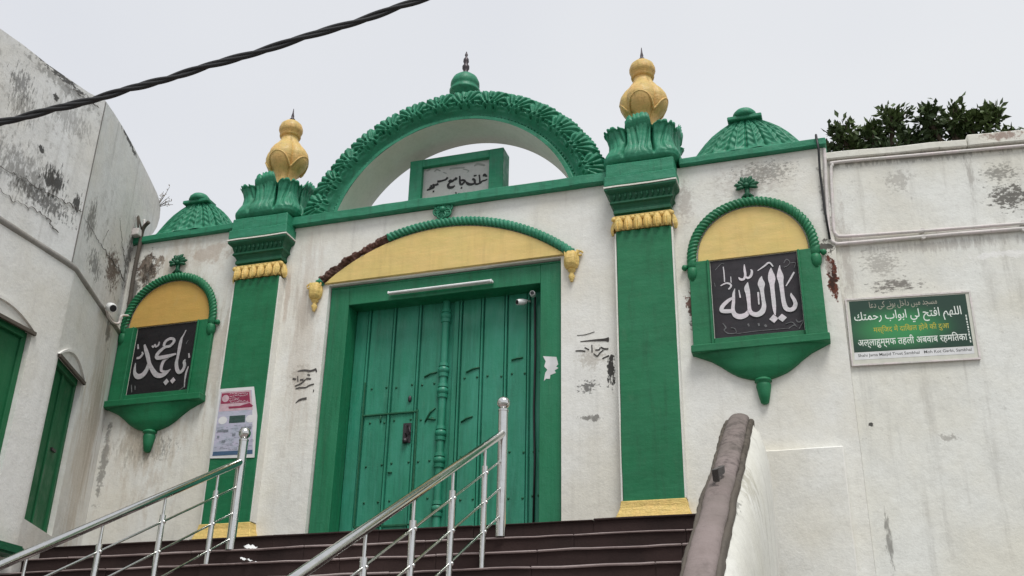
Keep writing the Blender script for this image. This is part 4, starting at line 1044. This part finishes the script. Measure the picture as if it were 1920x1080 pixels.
for v, u0, u1 in [(0.075, .30, .86), (0.105, .30, .84), (0.14, .30, .55), (0.17, .30, .6), (0.2, .33, .85)]:
    u = u0
    while u < u1:
        w = pr.uniform(0.03, 0.09)
        hd.strokes([[(u, v + pr.uniform(-.008, .008), 0.010), (u + w * .5, v + pr.uniform(-.012, .012), 0.012), (u + w, v, 0.008)]], pl_poster, 0.0003, 0.008)
        u += w + 0.012
hd.build('heading_lettering', MAT['pale_pink'], po)

# ================================================================== RIGHT WALL
TH = R(5.5)
RO = Vector((4.572, 0.030, 0))
RD = Vector((cos(TH), sin(TH), 0))
RN_ = Vector((sin(TH), -cos(TH), 0))                     # towards the street
UPZ = Vector((0, 0, 1))
def rw(s, z, h=0.0): return tuple(RO + RD * s + UPZ * z + RN_ * h)
bw = thing('side_wall', 'tall weathered whitewashed wall with a raised coping on the right of the gateway', 'wall', tuple(RO + UPZ * LAND))
MB().prism([(0, B0 - 4), (9, B0 - 4), (9, 4.055), (0, 4.055)], RO, RD, UPZ, RN_ * -0.45).build('wall', MAT['wall_right'], bw)
c = MB()
c.prism([(-0.01, 4.058), (1.50, 4.058), (1.50, 4.150), (-0.01, 4.150)], RO + RN_ * 0.05, RD, UPZ, RN_ * -0.5)
c.prism([(1.505, 4.058), (9, 4.058), (9, 4.205), (1.505, 4.205)], RO + RN_ * 0.055, RD, UPZ, RN_ * -0.5)
c.build('coping', MAT['wall_right'], bw, bevel=0.012, cut=0.3, wob=0.010)
def pipe(name, pts, r, label, mat='pipe', grp='old pipes on the side wall'):
    o = thing(name, label, 'pipe', rw(0.05, 3.5, 0.03), grp)
    q = catmull([Vector(rw(s, z, h)) for s, z, h in pts], 6)
    MB().tube(q, r, 10).build('tube', MAT[mat], o, smooth=True, ang=0.8)
    cl = MB()
    for s, z in [(0.9, 0), (1.9, 0), (3.2, 0)]:
        zz = pts[-1][1]
        cl.tube([rw(s, zz, 0.0), rw(s, zz, r * 2.4)], r * 1.35, 8)
    cl.build('clip', MAT[mat], o)
pipe('conduit_pipe', [(9, 4.00, 0.03), (4, 4.005, 0.03), (1.2, 4.012, 0.03), (0.15, 4.015, 0.03), (0.07, 3.985, 0.03), (0.045, 3.90, 0.03), (0.022, 3.55, 0.03), (0.0, 3.20, 0.03), (0.02, 3.11, 0.03), (0.10, 3.082, 0.03), (0.6, 3.075, 0.03), (2, 3.072, 0.03), (9, 3.08, 0.03)], 0.018,
     'whitewashed pipe bent into a long loop on the side wall, inner of the two')
pipe('conduit_pipe', [(0.0, 4.20, 0.04), (-0.01, 4.0, 0.04), (-0.035, 3.6, 0.04), (-0.055, 3.2, 0.04), (-0.05, 3.06, 0.035), (0.0, 3.005, 0.03), (0.1, 2.995, 0.03), (1, 3.005, 0.03), (2, 3.01, 0.03), (9, 3.0, 0.03)], 0.020,
     'whitewashed pipe dropping from the coping and turning along the side wall, outer of the two')
tag(MB().tube([(4.50, 0.1, 4.36), (4.505, -0.10, 4.34), (4.515, -0.09, 4.15), (4.50, -0.035, 3.9), (4.505, -0.03, 3.4), (4.52, -0.03, 3.05)], 0.013, 8).build('corner_cable', MAT['black'], smooth=True),
    'black cable running down the corner beside the right wing', 'cable')

# ---------------------------------------------------------------- green sign board
sg = thing('sign_board', 'green board with white and yellow prayer text in a pale frame on the side wall', 'sign', rw(0.63, 1.6, 0.02))
MB().prism([(0.018, 1.60), (1.250, 1.60), (1.262, 2.338), (0.030, 2.338)], RO + RN_ * 0.002, RD, UPZ, RN_ * 0.022).build('board', plain('cream_board', (0.60, 0.60, 0.52, 1), 0.5), sg, bevel=0.004)
SGN = 0.0245
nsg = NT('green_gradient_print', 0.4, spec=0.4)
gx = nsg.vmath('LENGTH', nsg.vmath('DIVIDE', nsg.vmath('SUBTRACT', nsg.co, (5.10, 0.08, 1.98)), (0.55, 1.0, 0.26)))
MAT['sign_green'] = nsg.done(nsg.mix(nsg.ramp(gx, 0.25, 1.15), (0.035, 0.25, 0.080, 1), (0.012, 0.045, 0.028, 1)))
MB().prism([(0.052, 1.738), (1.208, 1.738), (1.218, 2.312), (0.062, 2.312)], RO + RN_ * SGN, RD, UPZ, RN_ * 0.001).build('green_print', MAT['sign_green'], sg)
MB().prism([(0.045, 1.655), (1.206, 1.655), (1.208, 1.734), (0.052, 1.734)], RO + RN_ * SGN, RD, UPZ, RN_ * 0.001).build('white_strip', MAT['paper'], sg)
fr = MB()
fr.prism([(0.012, 1.59), (1.256, 1.59), (1.256, 1.606), (0.012, 1.606)], RO + RN_ * 0.003, RD, UPZ, RN_ * 0.03)
fr.prism([(1.240, 1.607), (1.258, 1.607), (1.270, 2.325), (1.252, 2.325)], RO + RN_ * 0.003, RD, UPZ, RN_ * 0.03)
fr.prism([(0.024, 2.326), (1.270, 2.326), (1.270, 2.344), (0.024, 2.344)], RO + RN_ * 0.003, RD, UPZ, RN_ * 0.03)
fr.prism([(0.012, 1.607), (0.026, 1.607), (0.038, 2.325), (0.024, 2.325)], RO + RN_ * 0.003, RD, UPZ, RN_ * 0.03)
fr.build('frame', MAT['pipe'], sg)

FORMS = {}
def _f(ch, iso, fin, ini=None, med=None): FORMS[ch] = (iso, fin, ini, med)
for ch, b0, n in [('ا', 0xFE8D, 2), ('ب', 0xFE8F, 4), ('ت', 0xFE95, 4), ('ج', 0xFE9D, 4), ('ح', 0xFEA1, 4), ('خ', 0xFEA5, 4), ('د', 0xFEA9, 2), ('ر', 0xFEAD, 2),
                  ('س', 0xFEB1, 4), ('ع', 0xFEC9, 4), ('ف', 0xFED1, 4), ('ك', 0xFED9, 4), ('ل', 0xFEDD, 4), ('م', 0xFEE1, 4), ('ن', 0xFEE5, 4), ('ه', 0xFEE9, 4),
                  ('و', 0xFEED, 2), ('ي', 0xFEF1, 4), ('ک', 0xFB8E, 4), ('ی', 0xFBFC, 4), ('ہ', 0xFBA6, 4), ('ں', 0xFB9E, 2), ('ے', 0xFBAE, 2)]:
    q = [b0 + i for i in range(n)] + [None] * (4 - n)
    FORMS[ch] = tuple(q)
def arabic(s):
    out = []
    for i, ch in enumerate(s):
        if ch not in FORMS: out.append(ch); continue
        F = FORMS[ch]
        prv = i > 0 and s[i - 1] in FORMS and FORMS[s[i - 1]][2] is not None
        nxt = i + 1 < len(s) and s[i + 1] in FORMS and F[2] is not None
        k = 3 if (prv and nxt) else 1 if prv else 2 if nxt else 0
        out.append(chr(F[k]))
    return ''.join(reversed(out))
def lettering(body, s0, s1, z0, hmax, mat, name, h=SGN + 0.0012, bold=0.0):
    cu = bpy.data.curves.new(name, 'FONT')
    cu.body = body
    cu.offset = bold
    cu.resolution_u = 3
    tmp = bpy.data.objects.new('lettering_source', cu)
    COL.objects.link(tmp)
    dg = bpy.context.evaluated_depsgraph_get()
    me = bpy.data.meshes.new_from_object(tmp.evaluated_get(dg))
    bpy.data.objects.remove(tmp)
    xs = [v.co.x for v in me.vertices]
    ys_ = [v.co.y for v in me.vertices]
    kx = (s1 - s0) / (max(xs) - min(xs))
    ky = hmax / (max(ys_) - min(ys_))
    m = MB()
    m.add([rw(s0 + (v.co.x - min(xs)) * kx, z0 + (v.co.y - min(ys_)) * ky, h) for v in me.vertices], [tuple(p.vertices) for p in me.polygons])
    bpy.data.meshes.remove(me)
    return m.build(name, MAT[mat], sg)
MAT['sign_white'] = plain('white_print', (0.78, 0.82, 0.76, 1), 0.5)
MAT['sign_pale'] = plain('pale_brown_print', (0.36, 0.34, 0.27, 1), 0.5)
MAT['sign_yellow'] = plain('yellow_print', (0.50, 0.43, 0.03, 1), 0.5)
MAT['sign_black'] = plain('grey_black_print', (0.05, 0.05, 0.045, 1), 0.5)
lettering(arabic('مسجد میں داخل ہونے کی دعا'), 0.26, 0.93, 2.195, 0.10, 'sign_pale', 'urdu_line')
lettering(arabic('اللهم افتح لي ابواب رحمتك'), 0.095, 1.150, 2.035, 0.150, 'sign_white', 'arabic_line', bold=0.006)
lettering('मस्जिद में दाखिल होने की दुआ'.replace('जि', 'िज').replace('खि', 'िख'), 0.27, 1.01, 1.925, 0.095, 'sign_yellow', 'yellow_hindi_line', bold=0.004)
lettering('अल्लाहुम्मफ तहली अबवाब रहमतिका'.replace('ति', 'ित'), 0.10, 1.165, 1.775, 0.125, 'sign_white', 'white_hindi_line', bold=0.008)
lettering('Shahi Jama Masjid Trust Sambhal   Moh Kot Garbi, Sambhal', 0.085, 1.185, 1.675, 0.042, 'sign_black', 'english_line', bold=0.01)
# narrow upright line at the right edge
ms = MB()
pr = random.Random(11)
z = 2.08
while z > 1.78:
    d = pr.uniform(0.012, 0.03)
    ms.strokes([[(1.188, z, 0.012), (1.188 + pr.uniform(-.004, .004), z - d, 0.012)]], lambda a, b, h: rw(a, b, SGN + 0.0012 + h), 0.0003, 0.01)
    z -= d + 0.010
ms.build('upright_line', MAT['sign_white'], sg)

# ================================================================== LEFT BUILDING
lb = thing('left_building', 'whitewashed building with arched green shutters and a stained parapet left of the gateway', 'building', (-4.5, -4, LAND))
LO = Vector((-4.5, 0, 0))
LD = Vector((0.37, -0.93, 0)).normalized()
LN = Vector((0.93, 0.37, 0)).normalized()
K = Vector((0.37, -0.93, 0)).length
def lw(t, z, h=0.0): return tuple(LO + LD * (t * K) + UPZ * z + LN * h)
TB = 2.03
NX = -3.745
# lower storey: near face (along the street) and splayed face
LB0 = GROUND_Z - 0.1
D1a, D1b, DZ1, DZ0 = -3.35, -2.30, 1.93, 0.03
YB = -1.888
YC = YB - 0.36                        # where the curved corner starts
near = MB().prism([(-14, LB0), (YB, LB0), (YB, 2.90), (-14, 2.90)], (NX - 0.14, 0, 0), (0, 1, 0), UPZ, (-0.3, 0, 0))
near.prism([(D1b, LB0), (YC, LB0), (YC, 2.90), (D1b, 2.90)], (NX, 0, 0), (0, 1, 0), UPZ, (-0.139, 0, 0))
near.prism([(-14, LB0), (D1a, LB0), (D1a, 2.90), (-14, 2.90)], (NX, 0, 0), (0, 1, 0), UPZ, (-0.139, 0, 0))
near.prism([(D1a, DZ1), (D1b, DZ1), (D1b, 2.90), (D1a, 2.90)], (NX, 0, 0), (0, 1, 0), UPZ, (-0.139, 0, 0))
near.prism([(D1a, LB0), (D1b, LB0), (D1b, DZ0), (D1a, DZ0)], (NX, 0, 0), (0, 1, 0), UPZ, (-0.139, 0, 0))
near.build('wall', MAT['left_low'], lb)
T0, T1 = 1.06 * K, 1.955 * K
def lprism(m, poly, h0, h1):
    return m.prism(poly, LO + LN * h0, LD, UPZ, LN * (h1 - h0))
far = MB()
lprism(far, [(-0.66, LB0), (TB * K, LB0), (TB * K, 2.90), (-0.66, 2.90)], -0.45, -0.142)
lprism(far, [(-0.66, LB0), (T0, LB0), (T0, 2.90), (-0.66, 2.90)], -0.14, 0)
lprism(far, [(T1, LB0), (1.985 * K, LB0), (1.985 * K, 2.90), (T1, 2.90)], -0.14, 0)
lprism(far, [(T0, 1.86), (T1, 1.86), (T1, 2.90), (T0, 2.90)], -0.14, 0)
lprism(far, [(T0, LB0), (T1, LB0), (T1, 0.04), (T0, 0.04)], -0.14, 0)
far.build('wall', MAT['left_low'], lb)
def bend(t):
    p0, p1, p2 = Vector((NX, YC, 0)), Vector((NX, YB, 0)), Vector(lw(1.985, 0))
    return p0 * (1 - t) ** 2 + p1 * 2 * t * (1 - t) + p2 * t * t
MB().grid(lambda u, v: tuple(bend(u) + UPZ * (LB0 + (2.90 - LB0) * v)), 14, 6).build('curved_corner', MAT['left_low'], lb, smooth=True)
# parapet storey, set back a little
UH = -0.055
nprof = [(-14, 4.55), (-9, 4.75), (-6, 4.87), (-3.7, 4.955), (-3.3, 5.0), (-2.9, 5.02), (-2.5, 5.07), (-2.2, 5.11), (-2.0, 5.16), (YB, 5.19)]
m = MB().prism([(-14, 2.897), (YB, 2.897)] + [(y, z) for y, z in reversed(nprof)], (NX + UH, 0, 0), (0, 1, 0), UPZ, (-0.4, 0, 0))
m.build('parapet_wall', MAT['left_up'], lb, cut=0.6, wob=0.004)
fprof = [(TB * K, 5.19), (1.7, 5.245), (1.3, 5.30), (0.8, 5.335), (0.3, 5.365), (-0.2, 5.38), (-0.6, 5.385), (-0.80, 5.36), (-0.90, 5.28), (-0.94, 5.15), (-0.90, 4.98), (-0.78, 4.82), (-0.68, 4.72), (-0.66, 4.6)]
m = MB()
lprism(m, [(-0.66, 2.897), (TB * K, 2.897)] + fprof, UH - 0.4, UH)
m.build('parapet_wall', MAT['left_up'], lb, cut=0.6, wob=0.004)
# rounded ledge along the top of the lower storey
lg = MB().tube([(NX - 0.02, y, 2.90) for y in (-14, -8, -4, -2.9)] + [tuple(bend(t_) + Vector((-0.02, 0, 2.90))) for t_ in (0, 0.25, 0.5, 0.75, 1)] + [lw(t, 2.895, -0.02) for t in (1.6, 1.1, 0.7, 0.3, 0.0)], 0.046, 10)
lg.build('ledge', MAT['ledge'], lb, smooth=True, cut=0.5, wob=0.008)
sm = MB().tube([(NX + UH + 0.004, YB - 0.005, 2.95), (NX + UH - 0.001, YB - 0.005, 5.17)], 0.008, 6)
sm.build('corner_seam', MAT['crack'], lb)
# shutters
def shutter(pt, a0, a1, z0, z1, sgn):
    """pt(a, z, h): a along the wall, h outwards"""
    p = part('shutter', lb)
    def pris(poly, h0, h1, mat, nm, parent=p, **kw):
        m = MB()
        vs = [pt(a, z, h0) for a, z in poly] + [pt(a, z, h1) for a, z in poly]
        n = len(poly)
        m.add(vs, [tuple(range(n)), tuple(range(2 * n - 1, n - 1, -1))] + [(i, n + i, n + (i + 1) % n, (i + 1) % n) for i in range(n)])
        return m.build(nm, mat, parent, **kw)
    w = a1 - a0
    mid = (a0 + a1) / 2
    rc = lambda x0, x1, y0, y1: [(x0, y0), (x1, y0), (x1, y1), (x0, y1)]
    pris(rc(a0 + 0.07, mid - 0.006, z0 + 0.02, z1 - 0.08), -0.125, -0.085, MAT['green_shut'], 'leaf', bevel=0.004)
    pris(rc(mid + 0.006, a1 - 0.07, z0 + 0.02, z1 - 0.08), -0.125, -0.085, MAT['green_shut'], 'leaf', bevel=0.004)
    pris(rc(mid - 0.03, mid + 0.03, z0 + 0.02, z1 - 0.08), -0.084, -0.065, MAT['green_shut'], 'cover_strip', bevel=0.004)
    pris(rc(a0 + 0.002, a0 + 0.07, z0 + 0.002, z1 - 0.002), -0.137, -0.06, MAT['green_shut'], 'frame', bevel=0.004)
    pris(rc(a1 - 0.07, a1 - 0.002, z0 + 0.002, z1 - 0.002), -0.137, -0.06, MAT['green_shut'], 'frame', bevel=0.004)
    pris(rc(a0 + 0.07, a1 - 0.07, z1 - 0.08, z1 - 0.002), -0.137, -0.03, MAT['green_shut'], 'frame', bevel=0.004)
    pris(rc(mid - 0.16 * sgn - 0.06, mid - 0.16 * sgn + 0.06, 0.93, 0.96), -0.084, -0.06, MAT['dark_metal'], 'bolt')
    # arched hood moulding over the opening
    n = 20
    rise = 0.17
    def ar(k, e): return (a0 - e - 0.02 + (w + 2 * e + 0.04) * k / n, z1 + (rise + e) * (1 - (2 * k / n - 1) ** 2))
    hood = [ar(k, 0.028) for k in range(n + 1)] + [ar(k, 0) for k in range(n, -1, -1)]
    m = MB()
    vs, fs = [], []
    for k in range(n + 1):
        o_, i_ = ar(k, 0.03), ar(k, -0.004)
        vs += [pt(o_[0], o_[1], 0.001), pt(o_[0], o_[1], 0.028), pt(i_[0], i_[1], 0.028), pt(i_[0], i_[1], 0.001)]
    for k in range(n):
        for j in range(4): fs.append((4 * k + j, 4 * k + (j + 1) % 4, 4 * k + 4 + (j + 1) % 4, 4 * k + 4 + j))
    fs += [(0, 1, 2, 3), (4 * n + 3, 4 * n + 2, 4 * n + 1, 4 * n)]
    m.add(vs, fs)
    m.build('hood_moulding', MAT['left_low'], p, smooth=True, ang=0.6)
    pris(rc(a0 - 0.03, a1 + 0.03, z1 - 0.03, z1 + 0.012), 0.0012, 0.035, MAT['cement_dark'], 'lintel_edge', bevel=0.004)
    return p
shutter(lambda a, z, h: lw(a / K, z, h), T0, T1, 0.04, 1.86, 1)
shutter(lambda a, z, h: (NX + h, a, z), D1a, D1b, DZ0, DZ1, -1)
# green painted ledge low on the street face
MB().box(NX + 0.001, -3.50, -12, -2.02, -0.40, -0.30).build('green_ledge', MAT['green_dark'], lb, bevel=0.02, segs=2)
# cracks in the stained parapet
ck = MB()
cr_ = random.Random(9)
def jit(pts, n=11, a=0.020):
    out = []
    for p, q in zip(pts, pts[1:]):
        for i in range(n):
            t = i / n
            out.append((p[0] + (q[0] - p[0]) * t + cr_.uniform(-a, a), p[1] + (q[1] - p[1]) * t + cr_.uniform(-a, a), cr_.uniform(0.001, 0.008)))
    out.append((pts[-1][0], pts[-1][1], 0.004))
    return out
npl = lambda a, b, h: (NX + UH + 0.0045 + h, a, b)
fpl = lambda a, b, h: lw(a, b, UH + 0.0045 + h)
ck.strokes([jit(q) for q in [[(-3.6, 3.42), (-3.2, 3.50), (-2.64, 3.55), (-2.2, 3.60), (-1.92, 3.62)], [(-3.4, 3.3), (-2.95, 3.22), (-2.5, 3.30), (-2.2, 3.2)], [(-2.6, 4.96), (-2.3, 4.99), (-2.0, 5.02)]]], npl, 0.001, 0.002)
ck.strokes([jit(q) for q in [[(1.95, 3.62), (1.5, 3.60), (0.9, 3.62), (0.4, 3.66), (0.1, 3.62)], [(0.75, 4.25), (0.45, 4.0), (0.2, 3.85)], [(1.2, 3.6), (1.05, 3.9)]]], fpl, 0.001, 0.002)
ck.build('cracks', MAT['crack'], lb)

# floodlight, built with the camera shape, and loose conduit in the corner
dome_camera(lw(0.92, 2.90, 0.10), (0.9, -0.6, -0.5), 'white floodlight with a black face under the ledge of the left building', 1.3)
q = catmull([Vector(lw(t, z, h)) for t, z, h in [(0.0, 4.62, 0.03), (0.02, 4.45, 0.05), (0.06, 4.35, 0.05), (0.05, 3.9, 0.045), (0.03, 3.45, 0.05), (-0.03, 3.30, 0.10), (0.03, 3.17, 0.09), (0.26, 3.06, 0.05), (0.28, 2.95, 0.04), (0.50, 2.86, 0.04), (0.70, 2.85, 0.04), (0.86, 2.88, 0.05)]], 6)
tag(MB().tube(q, 0.016, 8).build('corner_conduit', MAT['pipe'], smooth=True), 'bent white cable sagging down the corner between the left building and the gateway', 'cable')
tag(MB().tube(catmull([Vector(p) for p in [(-4.30, -0.10, 4.50), (-4.40, -0.07, 4.42), (-4.42, -0.05, 4.2), (-4.43, -0.05, 3.8), (-4.42, -0.04, 3.3), (-4.40, -0.03, 2.9)]], 5), 0.028, 8).build('drain_pipe', MAT['cement_dark'], smooth=True),
    'mouldy upright pipe in the corner beside the left wing', 'pipe')
bs = MB().box(-4.52, -4.40, -0.16, -0.06, 4.30, 4.40)
tag(bs.build('junction_box', MAT['pipe'], bevel=0.008), 'small pale junction box at the end of the left wing cornice', 'junction box')
tag(MB().tube([(-4.44, -0.11, 4.40), (-4.50, -0.10, 4.60), (-4.49, -0.10, 4.62), (-4.40, -0.10, 4.405)], 0.014, 6).build('wire_stub', MAT['cement_dark'], smooth=True), 'stiff dark wire sticking up above the junction box', 'wire')

# ================================================================== HAND RAILS
RSL = 0.527
def handrail(x, y_new, z_att, first, npost, label):
    t = thing('handrail', label, 'handrail', (x, y_new, LAND - RISE), 'steel handrails on the staircase')
    def rz(y): return z_att + (y - y_new) * RSL        # y decreases towards the street
    yend = -8.6
    MB().tube([(x, y_new, z_att), (x, yend, rz(yend))], 0.036, 14).build('top_rail', MAT['steel'], t, smooth=True, ang=0.8)
    zb = LAND - RISE
    nw = MB().tube([(x, y_new, zb), (x, y_new, z_att + 0.215)], 0.046, 16)
    no = nw.build('newel_post', MAT['steel'], t, smooth=True, ang=0.8)
    cp = MB().lathe([(0.03, 0.20), (0.05, 0.215), (0.05, 0.232), (0.032, 0.238), (0.035, 0.246)], (x, y_new, z_att), 16)
    cp.build('collar', MAT['steel'], no, smooth=True, ang=0.8)
    MB().sphere((x, y_new, z_att + 0.298), 0.062, 20, 14).build('ball', MAT['steel'], no, smooth=True)
    for off in (0.25, 0.51, 0.765):
        MB().tube([(x, y_new, z_att - off), (x, yend, rz(yend) - off)], 0.0105, 8).build('rod', MAT['steel'], t, smooth=True, ang=0.8)
    for i in range(npost):
        y = first - 0.77 * i
        k = math.ceil((EDGE0 - y) / TREAD)
        zs = LAND - RISE * k
        zt = rz(y)
        po_ = MB().tube([(x, y, zs), (x, y, zt - 0.19)], 0.026, 12).build('baluster', MAT['steel'], t, smooth=True, ang=0.8)
        MB().tube([(x, y, zt - 0.20), (x, y, zt - 0.02)], 0.013, 10).build('pin', MAT['steel'], po_, smooth=True, ang=0.8)
        for off in (0.25, 0.51, 0.765):
            if zt - off > zs + 0.03:
                MB().sphere((x + 0.02, y, zt - off), 0.018, 8, 6).build('clamp', MAT['steel'], po_, smooth=True)
    return t
handrail(1.38, -1.66, 0.620, -2.14, 8, 'steel handrail with ball topped post in front of the right door leaf')
handrail(-1.40, -1.64, 0.535, -2.01, 8, 'steel handrail with ball topped post in front of the left pilaster')

# ================================================================== PAPER SCRAPS ON THE STEPS
def scrap(x, y, z, k, label, rz):
    m = MB()
    def fn(u, v):
        a, b = (u - .5) * k, (v - .5) * k * 0.7
        return (x + a * cos(rz) - b * sin(rz), y + a * sin(rz) + b * cos(rz) , z + 0.004 + 0.5 * k * abs(noise.noise(Vector((u * 2.3 + x, v * 2.1, y)))) + 0.25 * k * v * v)
    m.grid(fn, 7, 6)
    tag(m.build('paper_scrap', MAT['paper'], smooth=True), label, 'litter')
scrap(-1.20, -1.60, LAND - RISE, 0.12, 'crumpled white paper scrap beside the left newel post', 0.4)
scrap(-0.93, -2.05, LAND - 2 * RISE, 0.13, 'crumpled white paper scrap on the step below the left newel post', 1.1)

# ================================================================== OVERHEAD CABLE
cb = thing('overhead_cable', 'thick black twisted cable crossing the sky above the gateway', 'cable', (0.8, -7.5, 0.45))
pts = [Vector(p) for p in [(-2.6, -8.25, -0.33), (-0.9, -7.87, 0.06), (0.797, -7.518, 0.442), (1.289, -7.417, 0.566), (1.783, -7.325, 0.706), (2.277, -7.234, 0.853), (2.774, -7.152, 1.011), (4.2, -6.92, 1.52), (6.2, -6.6, 2.3)]]
cl = catmull(pts, 26)
for ph in (0, pi, pi / 2):
    q, L = [], 0
    for i, p in enumerate(cl):
        if i: L += (p - cl[i - 1]).length
        a = L * 15 + ph + 0.8 * sin(L * 3.1)
        q.append(p + Vector((-0.25 * cos(a), 0.9 * cos(a) * 0.4, sin(a))) * 0.0115)
    MB().tube(q, 0.0105, 8).build('strand', MAT['black'], cb, smooth=True)

# ================================================================== TREES BEHIND THE SIDE WALL
def leafmat(name, c):
    n = NT(name, 0.55, spec=0.3)
    n.p.inputs['Subsurface Weight'].default_value = 0.0
    return n.done(n.mix(n.ramp(n.noise(1.6, 3), 0.35, 0.65), c, (c[0] * 1.9, c[1] * 1.7, c[2] * 1.4, 1)))
MAT['leaf'] = leafmat('dark_leaf', (0.040, 0.066, 0.024, 1))
MAT['bark'] = plaster('tree_bark', (0.10, 0.075, 0.055, 1), grime=0.5)
def tree(x, y, tops, label, seed):
    """tops: crown clumps (x, y, z, r)"""
    rd = random.Random(seed)
    t = thing('tree', label, 'tree', (x, y, LAND - 0.05), 'trees behind the side wall')
    tr = MB()
    tr.tube([(x, y, LAND - 0.1), (x + 0.05, y, 2), (x - 0.04, y + .05, 4.2), (x, y, 5.6)], [0.22, 0.18, 0.15, 0.11], 10)
    lf = MB()
    for (cx, cy, cz, r) in tops:
        mid = Vector(((x + cx) / 2 + rd.uniform(-.2, .2), (y + cy) / 2, (5.4 + cz) / 2))
        tr.tube(catmull([Vector((x, y, 5.3)), mid, Vector((cx, cy, cz)), Vector((cx + rd.uniform(-.1, .1), cy, cz + r * 0.9))], 4), [0.07 - 0.004 * i for i in range(13)], 6)
        ntw = int(13 + 34 * (r / 0.5) ** 2)
        for _ in range(ntw):                  # twigs with leaf tufts
            d = Vector((rd.gauss(0, 1), rd.gauss(0, 1), rd.gauss(0.25, 0.9))).normalized()
            L = r * rd.uniform(0.4, 1.3)
            s0 = Vector((cx, cy, cz)) + d * r * 0.15
            e0 = Vector((cx, cy, cz)) + d * L
            tr.tube([s0, (s0 + e0) / 2 + Vector((0, 0, -0.03)), e0], [0.012, 0.009, 0.005], 4)
            for k in range(11):
                f = rd.uniform(0.35, 1.05)
                p = s0 + (e0 - s0) * f + Vector((rd.gauss(0, .05), rd.gauss(0, .05), rd.gauss(0, .05)))
                ld = (d + Vector((rd.gauss(0, .8), rd.gauss(0, .8), rd.gauss(0.1, .7)))).normalized()
                sd_ = ld.cross(Vector((rd.gauss(0, 1), rd.gauss(0, 1), rd.gauss(0, 1)))).normalized()
                l_, w_ = rd.uniform(0.10, 0.19), rd.uniform(0.026, 0.05)
                nn = ld.cross(sd_) * 0.012
                lf.add([p, p + ld * l_ * .45 + sd_ * w_ + nn, p + ld * l_, p + ld * l_ * .45 - sd_ * w_ + nn], [(0, 1, 2, 3)])
    tr.build('trunk', MAT['bark'], t, smooth=True)
    me = bpy.data.meshes.new('crown')
    me.from_pydata(lf.v, [], lf.f)
    me.materials.append(MAT['leaf'])
    o = bpy.data.objects.new('crown', me)
    COL.objects.link(o)
    o.parent = t
    o.location = -wloc(t)
tree(5.4, 6.2, [(4.74, 6.0, 7.66, 0.17), (5.02, 6.0, 8.00, 0.27), (5.18, 6.1, 7.72, 0.24), (5.48, 6.0, 7.94, 0.24), (5.84, 6.0, 8.14, 0.27), (5.66, 6.2, 7.84, 0.24), (6.08, 6.1, 7.74, 0.20), (5.3, 6.4, 7.35, 0.35), (5.75, 6, 7.35, 0.35)], 'dark leafy tree top showing over the side wall next to the right wing dome', 21)
tree(6.9, 6.4, [(6.43, 6.0, 8.10, 0.24), (6.42, 6.1, 7.84, 0.20), (6.84, 6.0, 8.02, 0.24), (6.80, 6.1, 7.74, 0.22), (7.10, 6.0, 7.86, 0.19), (7.36, 6.0, 7.92, 0.23), (7.62, 6.1, 7.52, 0.16), (7.0, 6.2, 7.3, 0.35), (7.4, 6.2, 7.35, 0.3)], 'dark leafy tree top showing over the middle of the side wall', 22)
tree(8.4, 6.2, [(7.93, 6.0, 7.45, 0.20), (8.5, 6.2, 7.6, 0.5), (8.7, 6, 7.2, 0.5)], 'sprig of dark leaves showing over the far right end of the side wall', 23)

# dry weed growing out of the left parapet
wd = thing('weed', 'small dry weed sprouting from the edge of the stained left parapet', 'plant', lw(-0.8, 5.36, -0.2))
rd = random.Random(2)
st_, lf = MB(), MB()
b0 = Vector(lw(-0.86, 5.28, -0.1))
for k in range(7):
    e = b0 + Vector((rd.uniform(0.02, 0.22), rd.uniform(-.1, .1), rd.uniform(0.05, 0.32)))
    st_.tube([b0, (b0 + e) / 2 + Vector((0.02, 0, 0.02)), e], [0.006, 0.004, 0.003], 4)
    for j in range(6):
        p = b0 + (e - b0) * rd.uniform(0.5, 1.05)
        d = Vector((rd.gauss(0, 1), rd.gauss(0, 1), rd.gauss(0, 1))).normalized() * rd.uniform(0.02, 0.045)
        s_ = d.cross(Vector((0.3, 0.8, 0.2))) * 0.35
        lf.add([p, p + d * .5 + s_, p + d, p + d * .5 - s_], [(0, 1, 2, 3)])
st_.build('stem', MAT['bark'], wd)
lf.build('foliage', leafmat('dry_leaf', (0.16, 0.13, 0.09, 1)), wd)
